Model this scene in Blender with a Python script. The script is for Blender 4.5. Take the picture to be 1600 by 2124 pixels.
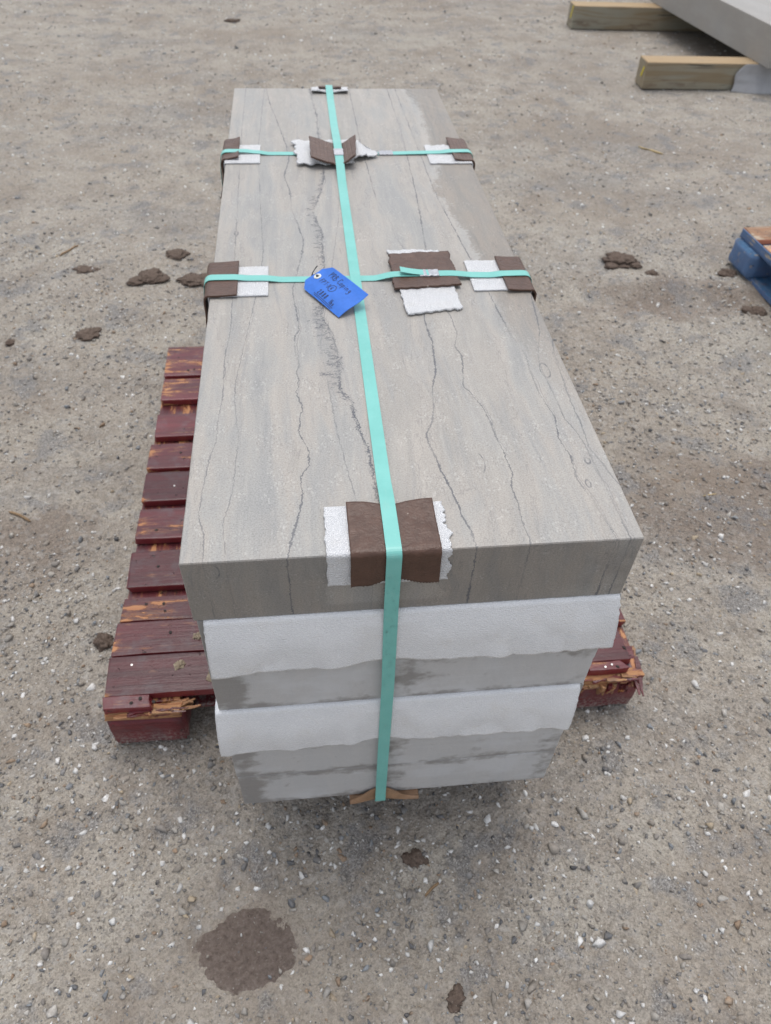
import bpy, bmesh, math, random
import numpy as np
from mathutils import Vector, Matrix, noise as mnoise

for o in list(bpy.data.objects):
    bpy.data.objects.remove(o)
scene = bpy.context.scene
COL = scene.collection

# ------------------------------------------------------------------ camera, sky, sun, exposure
W, L, T = 0.508, 1.5355, 0.1015          # slab width, length, thickness (m)
ZP = 0.135                               # top of the pallet
ZT = 0.7540                              # top of the stack

cam_d = bpy.data.cameras.new("camera")
cam = bpy.data.objects.new("camera", cam_d)
COL.objects.link(cam)
right = Vector((0.9941311, -0.10296312, 0.03319552))
down = Vector((-0.05137078, -0.71934143, -0.69275461))
fwd = Vector((0.09520709, 0.68698363, -0.72040899))
m = Matrix((right, -down, -fwd)).transposed().to_4x4()
m.translation = Vector((0.14468606, -0.51272432, 1.3550416))
cam.matrix_world = m
cam_d.sensor_fit = 'VERTICAL'
cam_d.sensor_height = 9.8
cam_d.sensor_width = 9.8
cam_d.lens = 1529.99 / 2124 * 9.8
cam_d.clip_start = 0.02
cam_d.clip_end = 500
cam_d.dof.use_dof = True
cam_d.dof.focus_distance = 0.86
cam_d.dof.aperture_fstop = 2.2
scene.camera = cam

SUN_EL, SUN_AZ = math.radians(76), math.radians(8)
world = bpy.data.worlds.new("World")
scene.world = world
world.use_nodes = True
wt = world.node_tree
wt.nodes.clear()
sky = wt.nodes.new("ShaderNodeTexSky")
sky.sky_type = 'NISHITA'
sky.sun_disc = False
sky.sun_elevation = SUN_EL
sky.sun_rotation = SUN_AZ
sky.air_density = 1.0
sky.dust_density = 3.0
hs = wt.nodes.new("ShaderNodeHueSaturation")          # a cloud deck: nearly grey
hs.inputs["Saturation"].default_value = 0.32
bgn = wt.nodes.new("ShaderNodeBackground")
bgn.inputs["Strength"].default_value = 0.145
wo = wt.nodes.new("ShaderNodeOutputWorld")
wt.links.new(sky.outputs[0], hs.inputs["Color"])
wt.links.new(hs.outputs[0], bgn.inputs["Color"])
wt.links.new(bgn.outputs[0], wo.inputs["Surface"])

sun_d = bpy.data.lights.new("sun", 'SUN')
sun_d.energy = 0.6
sun_d.angle = math.radians(36)
sun_d.color = (1.0, 0.97, 0.93)
sun = bpy.data.objects.new("sun", sun_d)
COL.objects.link(sun)
sdir = Vector((math.sin(SUN_AZ) * math.cos(SUN_EL), math.cos(SUN_AZ) * math.cos(SUN_EL), math.sin(SUN_EL)))
sun.rotation_euler = sdir.to_track_quat('Z', 'Y').to_euler()
sun.location = (0, 3, 6)

vs = scene.view_settings
vs.view_transform = 'Standard'
vs.look = 'None'
vs.exposure = 0.60
vs.gamma = 1.0
vs.use_curve_mapping = False
scene.cycles.max_bounces = 6
scene.cycles.diffuse_bounces = 3
scene.cycles.glossy_bounces = 3

# ------------------------------------------------------------------ node helpers
class NT:
    def __init__(s, name):
        s.mat = bpy.data.materials.new(name)
        s.mat.use_nodes = True
        s.t = s.mat.node_tree
        s.t.nodes.clear()
        s.out = s.t.nodes.new("ShaderNodeOutputMaterial")
        s.b = s.t.nodes.new("ShaderNodeBsdfPrincipled")
        s.t.links.new(s.b.outputs[0], s.out.inputs[0])

    def put(s, sock, v):
        if v is None:
            return
        if isinstance(v, bpy.types.NodeSocket):
            s.t.links.new(v, sock)
        elif isinstance(v, (tuple, list)) and len(v) == 3 and sock.type == 'RGBA':
            sock.default_value = (*v, 1)
        else:
            sock.default_value = v

    def set(s, **k):
        for n, v in k.items():
            s.put(s.b.inputs[n.replace("_", " ")], v)

    def math(s, op, a, b=None, c=None, clamp=False):
        n = s.t.nodes.new("ShaderNodeMath")
        n.operation = op
        n.use_clamp = clamp
        for i, v in enumerate((a, b, c)):
            s.put(n.inputs[i], v)
        return n.outputs[0]

    def mix(s, f, a, b, mode='MIX'):
        n = s.t.nodes.new("ShaderNodeMix")
        n.data_type = 'RGBA'
        n.blend_type = mode
        s.put(n.inputs[0], f)
        s.put(n.inputs[6], a)
        s.put(n.inputs[7], b)
        return n.outputs[2]

    def pos(s):
        return s.t.nodes.new("ShaderNodeNewGeometry").outputs["Position"]

    def obj(s):
        return s.t.nodes.new("ShaderNodeTexCoord").outputs["Object"]

    def rnd(s):
        return s.t.nodes.new("ShaderNodeObjectInfo").outputs["Random"]

    def attr(s, name):
        n = s.t.nodes.new("ShaderNodeAttribute")
        n.attribute_name = name
        return n.outputs["Color"]

    def xyz(s, v):
        n = s.t.nodes.new("ShaderNodeSeparateXYZ")
        s.put(n.inputs[0], v)
        return n.outputs

    def vec(s, x, y, z):
        n = s.t.nodes.new("ShaderNodeCombineXYZ")
        for i, v in enumerate((x, y, z)):
            s.put(n.inputs[i], v)
        return n.outputs[0]

    def vmul(s, v, k):
        n = s.t.nodes.new("ShaderNodeVectorMath")
        n.operation = 'MULTIPLY'
        s.put(n.inputs[0], v)
        n.inputs[1].default_value = k
        return n.outputs[0]

    def vadd(s, a, b):
        n = s.t.nodes.new("ShaderNodeVectorMath")
        n.operation = 'ADD'
        s.put(n.inputs[0], a)
        s.put(n.inputs[1], b)
        return n.outputs[0]

    def noise(s, v, scale, detail=2.0, rough=0.5, dist=0.0, col=False):
        n = s.t.nodes.new("ShaderNodeTexNoise")
        s.put(n.inputs["Vector"], v)
        n.inputs["Scale"].default_value = scale
        n.inputs["Detail"].default_value = detail
        n.inputs["Roughness"].default_value = rough
        n.inputs["Distortion"].default_value = dist
        return n.outputs[1 if col else 0]

    def voro(s, v, scale, feature='F1', out="Distance", rnd=1.0):
        n = s.t.nodes.new("ShaderNodeTexVoronoi")
        n.feature = feature
        s.put(n.inputs["Vector"], v)
        n.inputs["Scale"].default_value = scale
        n.inputs["Randomness"].default_value = rnd
        return n.outputs[out]

    def ss(s, v, a, b, lo=0.0, hi=1.0):
        n = s.t.nodes.new("ShaderNodeMapRange")
        n.interpolation_type = 'SMOOTHSTEP'
        s.put(n.inputs[0], v)
        n.inputs[1].default_value = a
        n.inputs[2].default_value = b
        n.inputs[3].default_value = lo
        n.inputs[4].default_value = hi
        return n.outputs[0]

    def ramp(s, v, stops):
        n = s.t.nodes.new("ShaderNodeValToRGB")
        s.put(n.inputs[0], v)
        e = n.color_ramp.elements
        while len(e) < len(stops):
            e.new(0.5)
        for i, (p, c) in enumerate(stops):
            e[i].position = p
            e[i].color = (*c, 1)
        return n.outputs[0]

    def curve(s, v, pts):
        n = s.t.nodes.new("ShaderNodeFloatCurve")
        c = n.mapping.curves[0]
        while len(c.points) < len(pts):
            c.points.new(0.5, 0.5)
        for p, (a, b) in zip(c.points, pts):
            p.location = (a, b)
            p.handle_type = 'VECTOR'
        n.mapping.update()
        s.put(n.inputs["Value"], v)
        return n.outputs[0]

    def bump(s, h, strength, dist, normal=None):
        n = s.t.nodes.new("ShaderNodeBump")
        n.inputs["Strength"].default_value = strength
        n.inputs["Distance"].default_value = dist
        s.put(n.inputs["Height"], h)
        if normal is not None:
            s.put(n.inputs["Normal"], normal)
        return n.outputs[0]


# ------------------------------------------------------------------ materials
def blob(N, p, cx, cy, r, sx=1.0):
    x, y, z = p
    dx = N.math('MULTIPLY', N.math('SUBTRACT', x, cx), 1.0 / (r * sx))
    dy = N.math('MULTIPLY', N.math('SUBTRACT', y, cy), 1.0 / r)
    d = N.math('ADD', N.math('MULTIPLY', dx, dx), N.math('MULTIPLY', dy, dy))
    return N.ss(d, 1.0, 0.0)


def mat_dirt():
    N = NT("packed_dirt")
    P = N.pos()
    xyz = N.xyz(P)
    big = N.noise(P, 1.1, 4, 0.6)
    mid = N.noise(P, 6.5, 5, 0.62)
    fine = N.noise(P, 42, 4, 0.65)
    trk = N.noise(N.vmul(P, (0.9, 2.3, 1.0)), 1.0, 4, 0.6)          # wheel tracks run across the yard
    c = N.ramp(big, [(0.30, (0.300, 0.258, 0.210)), (0.52, (0.350, 0.314, 0.264)), (0.72, (0.318, 0.296, 0.258))])
    c = N.mix(N.ss(trk, 0.46, 0.60, 0, 0.55), c, (0.395, 0.362, 0.305))
    c = N.mix(N.ss(trk, 0.47, 0.34, 0, 0.60), c, (0.222, 0.212, 0.198))
    c = N.mix(N.ss(mid, 0.40, 0.68, 0, 0.8), c, (0.245, 0.212, 0.176))
    c = N.mix(N.ss(fine, 0.42, 0.70, 0, 0.55), c, (0.385, 0.352, 0.308))
    # brown damp ground, where soil was tracked in
    dm = N.math('ADD', blob(N, xyz, 1.22, 0.72, 0.34, 1.6), blob(N, xyz, -0.62, 0.72, 0.26, 1.5))
    dm = N.math('ADD', dm, blob(N, xyz, 1.55, 1.78, 0.22, 3.0))
    dm = N.math('ADD', dm, N.math('MULTIPLY', blob(N, xyz, 0.0, -0.178, 0.105, 1.3), 0.9))
    dn = N.ss(N.math('ADD', N.math('MULTIPLY', dm, 0.55), N.math('MULTIPLY', mid, 0.9)), 0.66, 1.02, 0, 0.60)
    c = N.mix(dn, c, (0.190, 0.148, 0.118))
    # grains of the packed fines: each cell its own tone
    g1 = N.xyz(N.voro(P, 210, out="Color"))
    g2 = N.xyz(N.voro(P, 480, out="Color"))
    g3 = N.xyz(N.voro(P, 90, out="Color"))
    tone = N.math('ADD', N.math('MULTIPLY', g1[0], 0.45), N.math('MULTIPLY', g2[0], 0.55))
    c = N.mix(0.8, c, N.ramp(tone, [(0.1, (0.58, 0.57, 0.56)), (0.45, (0.95, 0.95, 0.95)), (0.9, (1.30, 1.30, 1.31))]), 'MULTIPLY')
    c = N.mix(N.math('MULTIPLY', N.ss(g3[0], 0.80, 0.98), 0.35), c, (0.40, 0.385, 0.36))
    c = N.mix(N.math('MULTIPLY', N.ss(g3[1], 0.86, 0.98), 0.35), c, (0.17, 0.163, 0.155))
    c = N.mix(1.0, c, (1.0, 1.005, 1.015), 'MULTIPLY')
    bp = N.noise(P, 0.9, 5, 0.65)
    c = N.mix(N.ss(bp, 0.48, 0.64, 0, 0.45), c, (0.235, 0.192, 0.152))
    gp = N.ss(N.noise(P, 7.5, 4, 0.65), 0.54, 0.64)                    # pockets of dark crushed grit
    gc = N.ramp(g2[1], [(0.30, (0.085, 0.092, 0.105)), (0.55, (0.20, 0.20, 0.20)), (0.80, (0.28, 0.28, 0.28)), (0.95, (0.40, 0.40, 0.40))])
    c = N.mix(N.math('MULTIPLY', gp, 0.55), c, gc)
    pits = N.ss(N.noise(P, 120, 3, 0.7), 0.40, 0.28)
    c = N.mix(N.math('MULTIPLY', pits, 0.28), c, (0.13, 0.110, 0.092))
    h = N.math('ADD', N.math('MULTIPLY', N.voro(P, 160), -0.7), N.math('MULTIPLY', N.noise(P, 230, 3, 0.7), 0.9))
    h = N.math('ADD', h, N.math('MULTIPLY', fine, 1.4))
    N.set(Base_Color=c, Roughness=0.93, Normal=N.bump(h, 1.0, 0.0034))
    N.b.inputs["Specular IOR Level"].default_value = 0.2
    return N.mat


def mat_gravel():
    N = NT("gravel_stone")
    P = N.pos()
    c = N.attr("col")
    n = N.noise(P, 260, 3, 0.7)
    c = N.mix(0.8, c, N.ramp(n, [(0.25, (0.70, 0.68, 0.66)), (0.75, (1.25, 1.25, 1.25))]), 'MULTIPLY')
    d = N.noise(P, 95, 3, 0.6)
    c = N.mix(N.ss(d, 0.48, 0.66, 0, 0.45), c, (0.300, 0.268, 0.230))
    N.set(Base_Color=c, Roughness=0.85, Normal=N.bump(n, 0.5, 0.001))
    N.b.inputs["Specular IOR Level"].default_value = 0.3
    return N.mat


def mat_soil(name, a, b, dist=0.003, rim=None):
    N = NT(name)
    P = N.pos()
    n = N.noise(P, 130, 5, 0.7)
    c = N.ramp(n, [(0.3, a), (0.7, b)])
    g = N.xyz(N.voro(P, 420, out="Color"))[0]
    c = N.mix(N.math('MULTIPLY', N.math('GREATER_THAN', g, 0.97), 0.25), c, (0.34, 0.30, 0.26))
    if rim:
        ox, oy, oz = N.xyz(N.obj())
        rr = N.math('SQRT', N.math('ADD', N.math('POWER', N.math('ABSOLUTE', N.math('MULTIPLY', ox, 1 / rim[0])), 2.0), N.math('POWER', N.math('ABSOLUTE', N.math('MULTIPLY', oy, 1 / rim[1])), 2.0)))
        rr = N.math('ADD', rr, N.math('MULTIPLY', N.math('SUBTRACT', N.noise(P, 75, 4, 0.7), 0.5), 0.55))
        dirt = N.ramp(N.noise(P, 260, 3, 0.7), [(0.3, (0.20, 0.172, 0.142)), (0.7, (0.36, 0.32, 0.27))])
        c = N.mix(N.ss(rr, 0.80, 1.06, 0, 0.9), c, dirt)
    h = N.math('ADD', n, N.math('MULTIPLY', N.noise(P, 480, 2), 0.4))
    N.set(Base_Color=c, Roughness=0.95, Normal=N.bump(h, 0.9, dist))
    N.b.inputs["Specular IOR Level"].default_value = 0.15
    return N.mat


VEINS = [  # (half width m, strength, jag m, [(y, x) ...]) measured on the stone
    (0.00085, 0.80, 0.0028, [(0.0, 0.1129), (0.036, 0.121), (0.073, 0.1289), (0.098, 0.1313), (0.126, 0.1301), (0.142, 0.1398), (0.168, 0.1419), (0.206, 0.1294), (0.241, 0.1322), (0.256, 0.1366), (0.286, 0.1284), (0.316, 0.1325), (0.335, 0.1287), (0.35, 0.134), (0.383, 0.1281), (0.418, 0.128), (0.442, 0.1361), (0.48, 0.133), (0.557, 0.1272), (0.667, 0.145), (0.719, 0.1493), (0.775, 0.1422), (0.844, 0.1304), (0.918, 0.1293), (0.998, 0.1185), (1.084, 0.1291), (1.15, 0.1249), (1.325, 0.1021), (1.422, 0.0879), (1.53, 0.0786)]),
    (0.00095, 0.95, 0.0062, [(0.0, 0.2210), (0.076, 0.2188), (0.104, 0.2166), (0.137, 0.2158), (0.167, 0.2135), (0.187, 0.21), (0.222, 0.2035), (0.259, 0.2008), (0.28, 0.1953), (0.292, 0.1877), (0.349, 0.1898), (0.39, 0.1878), (0.44, 0.1798), (0.475, 0.1706), (0.625, 0.1805), (0.683, 0.1811), (0.755, 0.1821), (0.833, 0.17), (0.917, 0.1869), (0.996, 0.1974), (1.248, 0.1955), (1.34, 0.1964), (1.493, 0.1875), (1.54, 0.186)]),
    (0.00090, 0.85, 0.0025, [(0.003, 0.3178), (0.026, 0.3161), (0.049, 0.3101), (0.081, 0.3068), (0.125, 0.2978), (0.155, 0.2932), (0.19, 0.2887), (0.219, 0.3017), (0.247, 0.3068), (0.289, 0.3121), (0.327, 0.322), (0.398, 0.3272), (0.459, 0.3247), (0.694, 0.3593), (0.777, 0.3645), (0.89, 0.3707), (0.993, 0.3745), (1.262, 0.3816), (1.53, 0.380)]),
    (0.00075, 0.75, 0.0022, [(0.0, 0.3781), (0.028, 0.3767), (0.064, 0.378), (0.091, 0.3762), (0.114, 0.3832), (0.15, 0.3808), (0.184, 0.3767), (0.211, 0.3764), (0.25, 0.3699), (0.29, 0.3549), (0.361, 0.3653), (0.385, 0.3584), (0.416, 0.3681), (0.461, 0.3667), (0.732, 0.3108), (0.789, 0.3084), (0.892, 0.2917), (1.148, 0.2846), (1.512, 0.2838)]),
    (0.00085, 0.80, 0.0025, [(0.0, 0.4761), (0.031, 0.4719), (0.07, 0.4661), (0.101, 0.4588), (0.139, 0.462), (0.173, 0.4561), (0.215, 0.4635), (0.251, 0.4564), (0.298, 0.4537), (0.36, 0.4577), (0.412, 0.4471), (0.453, 0.4446), (0.9, 0.41), (1.53, 0.40)]),
    (0.00080, 0.70, 0.0015, [(0.0, 0.492), (0.151, 0.4869), (0.181, 0.4838), (0.212, 0.4746), (0.256, 0.4745), (0.297, 0.4726), (0.337, 0.4719), (0.37, 0.4792), (0.421, 0.4944), (0.60, 0.515), (1.53, 0.53)]),
    (0.00080, 0.75, 0.0018, [(0.0, 0.530), (0.083, 0.5082), (0.098, 0.5028), (0.125, 0.4982), (0.154, 0.4897), (0.177, 0.4927), (0.213, 0.4934), (0.249, 0.4932), (0.36, 0.50), (0.5, 0.53), (1.53, 0.53)]),
    (0.00060, 0.60, 0.0018, [(0.0, 0.0247), (0.041, 0.0238), (0.067, 0.0161), (0.12, 0.0178), (0.168, 0.0229), (0.197, 0.0288), (0.239, 0.0285), (0.282, 0.0324), (0.371, 0.0303), (0.446, 0.0358), (1.151, 0.0284), (1.264, 0.0275), (1.53, 0.0289)]),
    (0.00055, 0.55, 0.0018, [(0.0, 0.048), (0.055, 0.0432), (0.105, 0.052), (0.204, 0.0553), (0.238, 0.0512), (0.287, 0.0474), (0.322, 0.0482), (0.612, 0.078), (0.686, 0.080), (1.124, 0.0643), (1.53, 0.074)]),
    (0.00050, 0.45, 0.0020, [(0.0, 0.205), (0.10, 0.190), (0.2, 0.178), (0.4, 0.165), (0.8, 0.215), (1.1, 0.235), (1.53, 0.235)]),
]
DAMP = [(0.0, 0.60), (0.15, 0.53), (0.252, 0.490), (0.33, 0.462), (0.417, 0.444), (0.528, 0.4442), (0.639, 0.4405), (0.728, 0.4357), (0.825, 0.4258), (0.922, 0.4131), (1.079, 0.4318), (1.232, 0.4382), (1.373, 0.4386), (1.53, 0.4226)]


def vein_mask(N, x, yn, jag, jag2, halfw, strength, jagm, pts, fade, wid, br, gate):
    cx = N.math('MULTIPLY', N.curve(yn, [(min(1, a / 1.54), min(1, b / 0.55)) for a, b in pts]), 0.55)
    off = N.math('ADD', N.math('MULTIPLY', jag, jagm * 2.2), N.math('MULTIPLY', jag2, jagm * 1.7))
    d = N.math('ABSOLUTE', N.math('SUBTRACT', N.math('SUBTRACT', x, cx), off))
    d = N.math('DIVIDE', d, wid)                                 # the seam swells and thins
    d2 = N.math('ABSOLUTE', N.math('SUBTRACT', N.math('SUBTRACT', x, cx), N.math('ADD', N.math('MULTIPLY', br, 0.026), 0.002)))
    twin = N.math('MULTIPLY', N.ss(d2, halfw * 1.0, halfw * 0.1), N.math('MULTIPLY', gate, strength * 0.55))
    main = N.math('MULTIPLY', N.ss(d, halfw * 1.6, halfw * 0.4), N.math('MULTIPLY', fade, strength))
    return N.math('MAXIMUM', main, twin), cx


def stone_base(N, P, x, y, z):
    """streaky sediment bands running along Y, with grain; returns colour and a height"""
    v = N.vec(N.math('MULTIPLY', x, 12.0), N.math('MULTIPLY', y, 2.1), N.math('MULTIPLY', z, 2.0))
    warp = N.noise(N.vmul(P, (5, 2.5, 5)), 1.0, 3, 0.5)
    v = N.vadd(v, N.vec(N.math('MULTIPLY', warp, 0.9), 0.0, 0.0))
    b1 = N.noise(v, 1.0, 5, 0.62)
    v2 = N.vadd(N.vmul(v, (4.2, 2.6, 3.0)), (3.1, 7.7, 1.3))
    b2 = N.noise(v2, 1.0, 4, 0.6)
    c = N.ramp(b1, [(0.30, (0.252, 0.252, 0.247)), (0.42, (0.304, 0.296, 0.280)), (0.50, (0.332, 0.308, 0.280)), (0.58, (0.292, 0.276, 0.254)), (0.72, (0.352, 0.334, 0.307))])
    c = N.mix(N.ss(b2, 0.48, 0.68, 0, 0.55), c, (0.255, 0.256, 0.253))
    c = N.mix(N.ss(b2, 0.46, 0.30, 0, 0.45), c, (0.376, 0.345, 0.310))
    b3 = N.noise(N.vadd(N.vmul(v, (9.0, 1.6, 4.0)), (9.1, 2.7, 5.3)), 1.0, 3, 0.65)
    c = N.mix(N.ss(b3, 0.56, 0.72, 0, 0.40), c, (0.215, 0.217, 0.220))
    c = N.mix(N.ss(b3, 0.42, 0.28, 0, 0.22), c, (0.430, 0.408, 0.378))
    bl = N.noise(N.vmul(P, (16, 7, 16)), 1.0, 4, 0.6)
    c = N.mix(N.ss(bl, 0.50, 0.66, 0, 0.35), c, (0.345, 0.318, 0.287))
    c = N.mix(N.ss(bl, 0.46, 0.32, 0, 0.30), c, (0.262, 0.264, 0.262))
    st = N.noise(N.vec(N.math('MULTIPLY', x, 150.0), N.math('MULTIPLY', y, 11.0), N.math('MULTIPLY', z, 30.0)), 1.0, 4, 0.7)
    c = N.mix(N.ss(st, 0.54, 0.74, 0, 0.20), c, (0.190, 0.186, 0.180))
    c = N.mix(N.ss(st, 0.44, 0.26, 0, 0.20), c, (0.470, 0.440, 0.400))
    g = N.noise(P, 520, 3, 0.75)
    c = N.mix(0.85, c, N.ramp(g, [(0.28, (0.66, 0.65, 0.64)), (0.5, (1, 1, 1)), (0.75, (1.30, 1.30, 1.28))]), 'MULTIPLY')
    pat = N.ss(N.noise(P, 24, 3, 0.6), 0.46, 0.62)
    f1 = N.xyz(N.voro(N.vmul(P, (1.0, 0.6, 1.0)), 620, out="Color"))
    f2 = N.xyz(N.voro(N.vmul(P, (1.0, 0.6, 1.0)), 300, out="Color"))
    c = N.mix(N.math('MULTIPLY', N.math('GREATER_THAN', f1[0], 0.90), N.math('MULTIPLY', pat, 0.28)), c, (0.56, 0.545, 0.52))
    c = N.mix(N.math('MULTIPLY', N.math('GREATER_THAN', f2[0], 0.978), N.math('MULTIPLY', pat, 0.20)), c, (0.56, 0.545, 0.52))
    c = N.mix(N.math('MULTIPLY', N.math('GREATER_THAN', f1[1], 0.94), N.math('MULTIPLY', pat, 0.40)), c, (0.17, 0.165, 0.16))
    c = N.mix(1.0, c, (1.11, 1.11, 1.105), 'MULTIPLY')
    return c, g, b1


def ring(N, x, y, x0, y0, a, b, w, gate=None):
    dx = N.math('MULTIPLY', N.math('SUBTRACT', x, x0), 1 / a)
    dy = N.math('MULTIPLY', N.math('SUBTRACT', y, y0), 1 / b)
    r = N.math('SQRT', N.math('ADD', N.math('MULTIPLY', dx, dx), N.math('MULTIPLY', dy, dy)))
    mk = N.ss(N.math('ABSOLUTE', N.math('SUBTRACT', r, 1.0)), w, w * 0.3)
    if gate == 'R':
        mk = N.math('MULTIPLY', mk, N.ss(dx, 0.1, 0.5))
    return mk


def mat_top_stone():
    N = NT("limestone_honed")
    P = N.pos()
    x, y, z = N.xyz(P)
    c, g, b1 = stone_base(N, P, x, y, z)
    yn = N.math('MULTIPLY', y, 1 / 1.54, clamp=True)
    jag = N.math('SUBTRACT', N.noise(P, 60, 3, 0.6), 0.5)
    jag2 = N.math('SUBTRACT', N.noise(P, 240, 2, 0.6), 0.5)
    fade = N.ss(N.noise(P, 9, 2, 0.5), 0.30, 0.55, 0.22, 1.0)
    wid = N.ss(N.noise(P, 46, 2, 0.6), 0.32, 0.68, 0.45, 1.55)
    br = N.math('SUBTRACT', N.noise(N.vmul(P, (14, 11, 14)), 1.0, 4, 0.62), 0.5)
    gate = N.ss(N.noise(N.vmul(P, (5, 4, 5)), 1.0, 2, 0.5), 0.50, 0.60)
    tot = None
    for i, (hw, st, jm, pts) in enumerate(VEINS):
        mk, cx = vein_mask(N, x, yn, jag, jag2, hw, st, jm, pts, fade, wid, br, gate)
        if i == 1:       # sutured stylolite: barbs to the left of the seam
            dl = N.math('SUBTRACT', cx, x)
            reach = N.math('MULTIPLY', N.ss(N.noise(N.vec(0.0, N.math('MULTIPLY', y, 75.0), 0.0), 1.0, 2, 0.7), 0.30, 0.72), 0.027)
            win = N.math('MULTIPLY', N.ss(y, 0.25, 0.31), N.ss(y, 0.56, 0.48))
            win = N.math('ADD', win, N.math('MULTIPLY', N.math('MULTIPLY', N.ss(y, 0.60, 0.66), N.ss(y, 1.05, 0.9)), 0.55))
            reach = N.math('MULTIPLY', reach, N.math('ADD', win, 0.22))
            inside = N.math('MULTIPLY', N.math('GREATER_THAN', dl, -0.001), N.math('LESS_THAN', dl, reach))
            lines = N.math('ABSOLUTE', N.math('SUBTRACT', N.noise(N.vec(N.math('MULTIPLY', x, 75.0), N.math('MULTIPLY', y, 190.0), 1.0), 1.0, 2, 0.6), 0.5))
            barb = N.math('MULTIPLY', inside, N.math('MULTIPLY', N.ss(lines, 0.062, 0.012, 0, 0.85), N.ss(N.noise(P, 70, 3, 0.6), 0.36, 0.52, 0.30, 1.0)))
            mk = N.math('MAXIMUM', mk, barb)
            smear = N.math('MULTIPLY', N.math('MULTIPLY', N.ss(dl, 0.032, 0.008), N.ss(dl, -0.004, 0.003)), N.math('MULTIPLY', win, 0.16))
            mk = N.math('MAXIMUM', mk, smear)
        tot = mk if tot is None else N.math('MAXIMUM', tot, mk)
    # hairlines everywhere, contour lines of the streak field
    hl = N.math('ABSOLUTE', N.math('SUBTRACT', b1, 0.52))
    tot = N.math('MAXIMUM', tot, N.ss(hl, 0.004, 0.001, 0, 0.22))
    topz = N.math('GREATER_THAN', z, ZT - 0.003)
    rg = ring(N, x, y, 0.476, 0.319, 0.0064, 0.017, 0.16)
    rg = N.math('MAXIMUM', rg, ring(N, x, y, 0.481, 0.130, 0.0032, 0.0055, 0.5))
    rg = N.math('MAXIMUM', rg, ring(N, x, y, 0.470, 0.090, 0.0030, 0.0062, 0.35))
    rg = N.math('MAXIMUM', rg, ring(N, x, y, 0.347, 0.135, 0.006, 0.017, 0.14, 'R'))
    rg = N.math('MAXIMUM', rg, ring(N, x, y, 0.028, 0.340, 0.005, 0.016, 0.16, 'R'))
    rg = N.math('MAXIMUM', rg, ring(N, x, y, 0.033, 0.752, 0.003, 0.008, 0.6))
    rg = N.math('MULTIPLY', rg, topz)
    fr = ring(N, x, z, 0.0335, 0.738, 0.0065, 0.011, 0.18, 'R')
    rg = N.math('MAXIMUM', rg, N.math('MULTIPLY', fr, N.math('LESS_THAN', y, 0.001)))
    tot = N.math('MAXIMUM', tot, N.math('MULTIPLY', rg, N.ss(N.noise(P, 130, 2, 0.6), 0.36, 0.60, 0.15, 0.75)))
    # damp margin along the far right edge of the top
    ed = N.math('MULTIPLY', N.curve(yn, [(min(1, a / 1.54), min(1, b / 0.62)) for a, b in DAMP]), 0.62)
    jn = N.math('SUBTRACT', N.noise(N.vmul(P, (60, 34, 60)), 1.0, 3, 0.65), 0.5)
    jn2 = N.math('SUBTRACT', N.noise(N.vmul(P, (12, 9, 12)), 1.0, 2, 0.5), 0.5)
    sd = N.math('ADD', N.math('SUBTRACT', x, ed), N.math('ADD', N.math('MULTIPLY', jn, 0.035), N.math('MULTIPLY', jn2, 0.03)))
    sd = N.math('ADD', sd, N.math('MULTIPLY', N.math('SUBTRACT', N.noise(P, 170, 3, 0.7), 0.5), 0.045))
    dmp = N.math('MULTIPLY', N.ss(sd, -0.012, 0.016), N.ss(y, 0.18, 0.62, 0.15, 1.0))
    rim = N.math('MULTIPLY', N.math('MULTIPLY', N.ss(sd, -0.012, -0.002), N.ss(sd, 0.006, 0.0)), N.ss(y, 0.5, 0.75, 0, 0.35))
    c = N.mix(N.math('MULTIPLY', rim, topz), c, (0.50, 0.49, 0.47))
    c = N.mix(N.math('MULTIPLY', dmp, N.math('MULTIPLY', topz, 0.85)), c, (0.70, 0.66, 0.62), 'MULTIPLY')
    # the sawn front face is damp, with drier patches at the right corner and under the pad
    front = N.math('LESS_THAN', y, 0.0012)
    n1 = N.noise(N.vmul(P, (9, 1, 16)), 1.0, 4, 0.6)
    dry = N.math('ADD', N.math('MULTIPLY', N.ss(x, 0.38, 0.50), 0.42), N.math('MULTIPLY', N.math('SUBTRACT', n1, 0.5), 1.5))
    pad = N.math('MULTIPLY', N.math('MULTIPLY', N.ss(x, 0.150, 0.158), N.ss(x, 0.300, 0.262)), N.ss(z, 0.664, 0.672))
    dry = N.math('MAXIMUM', N.ss(dry, 0.12, 0.70, 0, 0.80), N.math('MULTIPLY', pad, 0.55))
    wet = N.math('MULTIPLY', front, N.math('SUBTRACT', 1.0, dry))
    c = N.mix(N.math('MULTIPLY', wet, 0.9), c, (0.70, 0.68, 0.665), 'MULTIPLY')
    c = N.mix(tot, c, (0.085, 0.090, 0.105))
    rough = N.math('ADD', N.math('MULTIPLY', g, 0.12), 0.40)
    hgt = N.math('SUBTRACT', N.math('MULTIPLY', g, 0.25), tot)
    N.set(Base_Color=c, Roughness=rough, Normal=N.bump(hgt, 0.18, 0.0006))
    N.b.inputs["Specular IOR Level"].default_value = 0.42
    return N.mat


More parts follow.
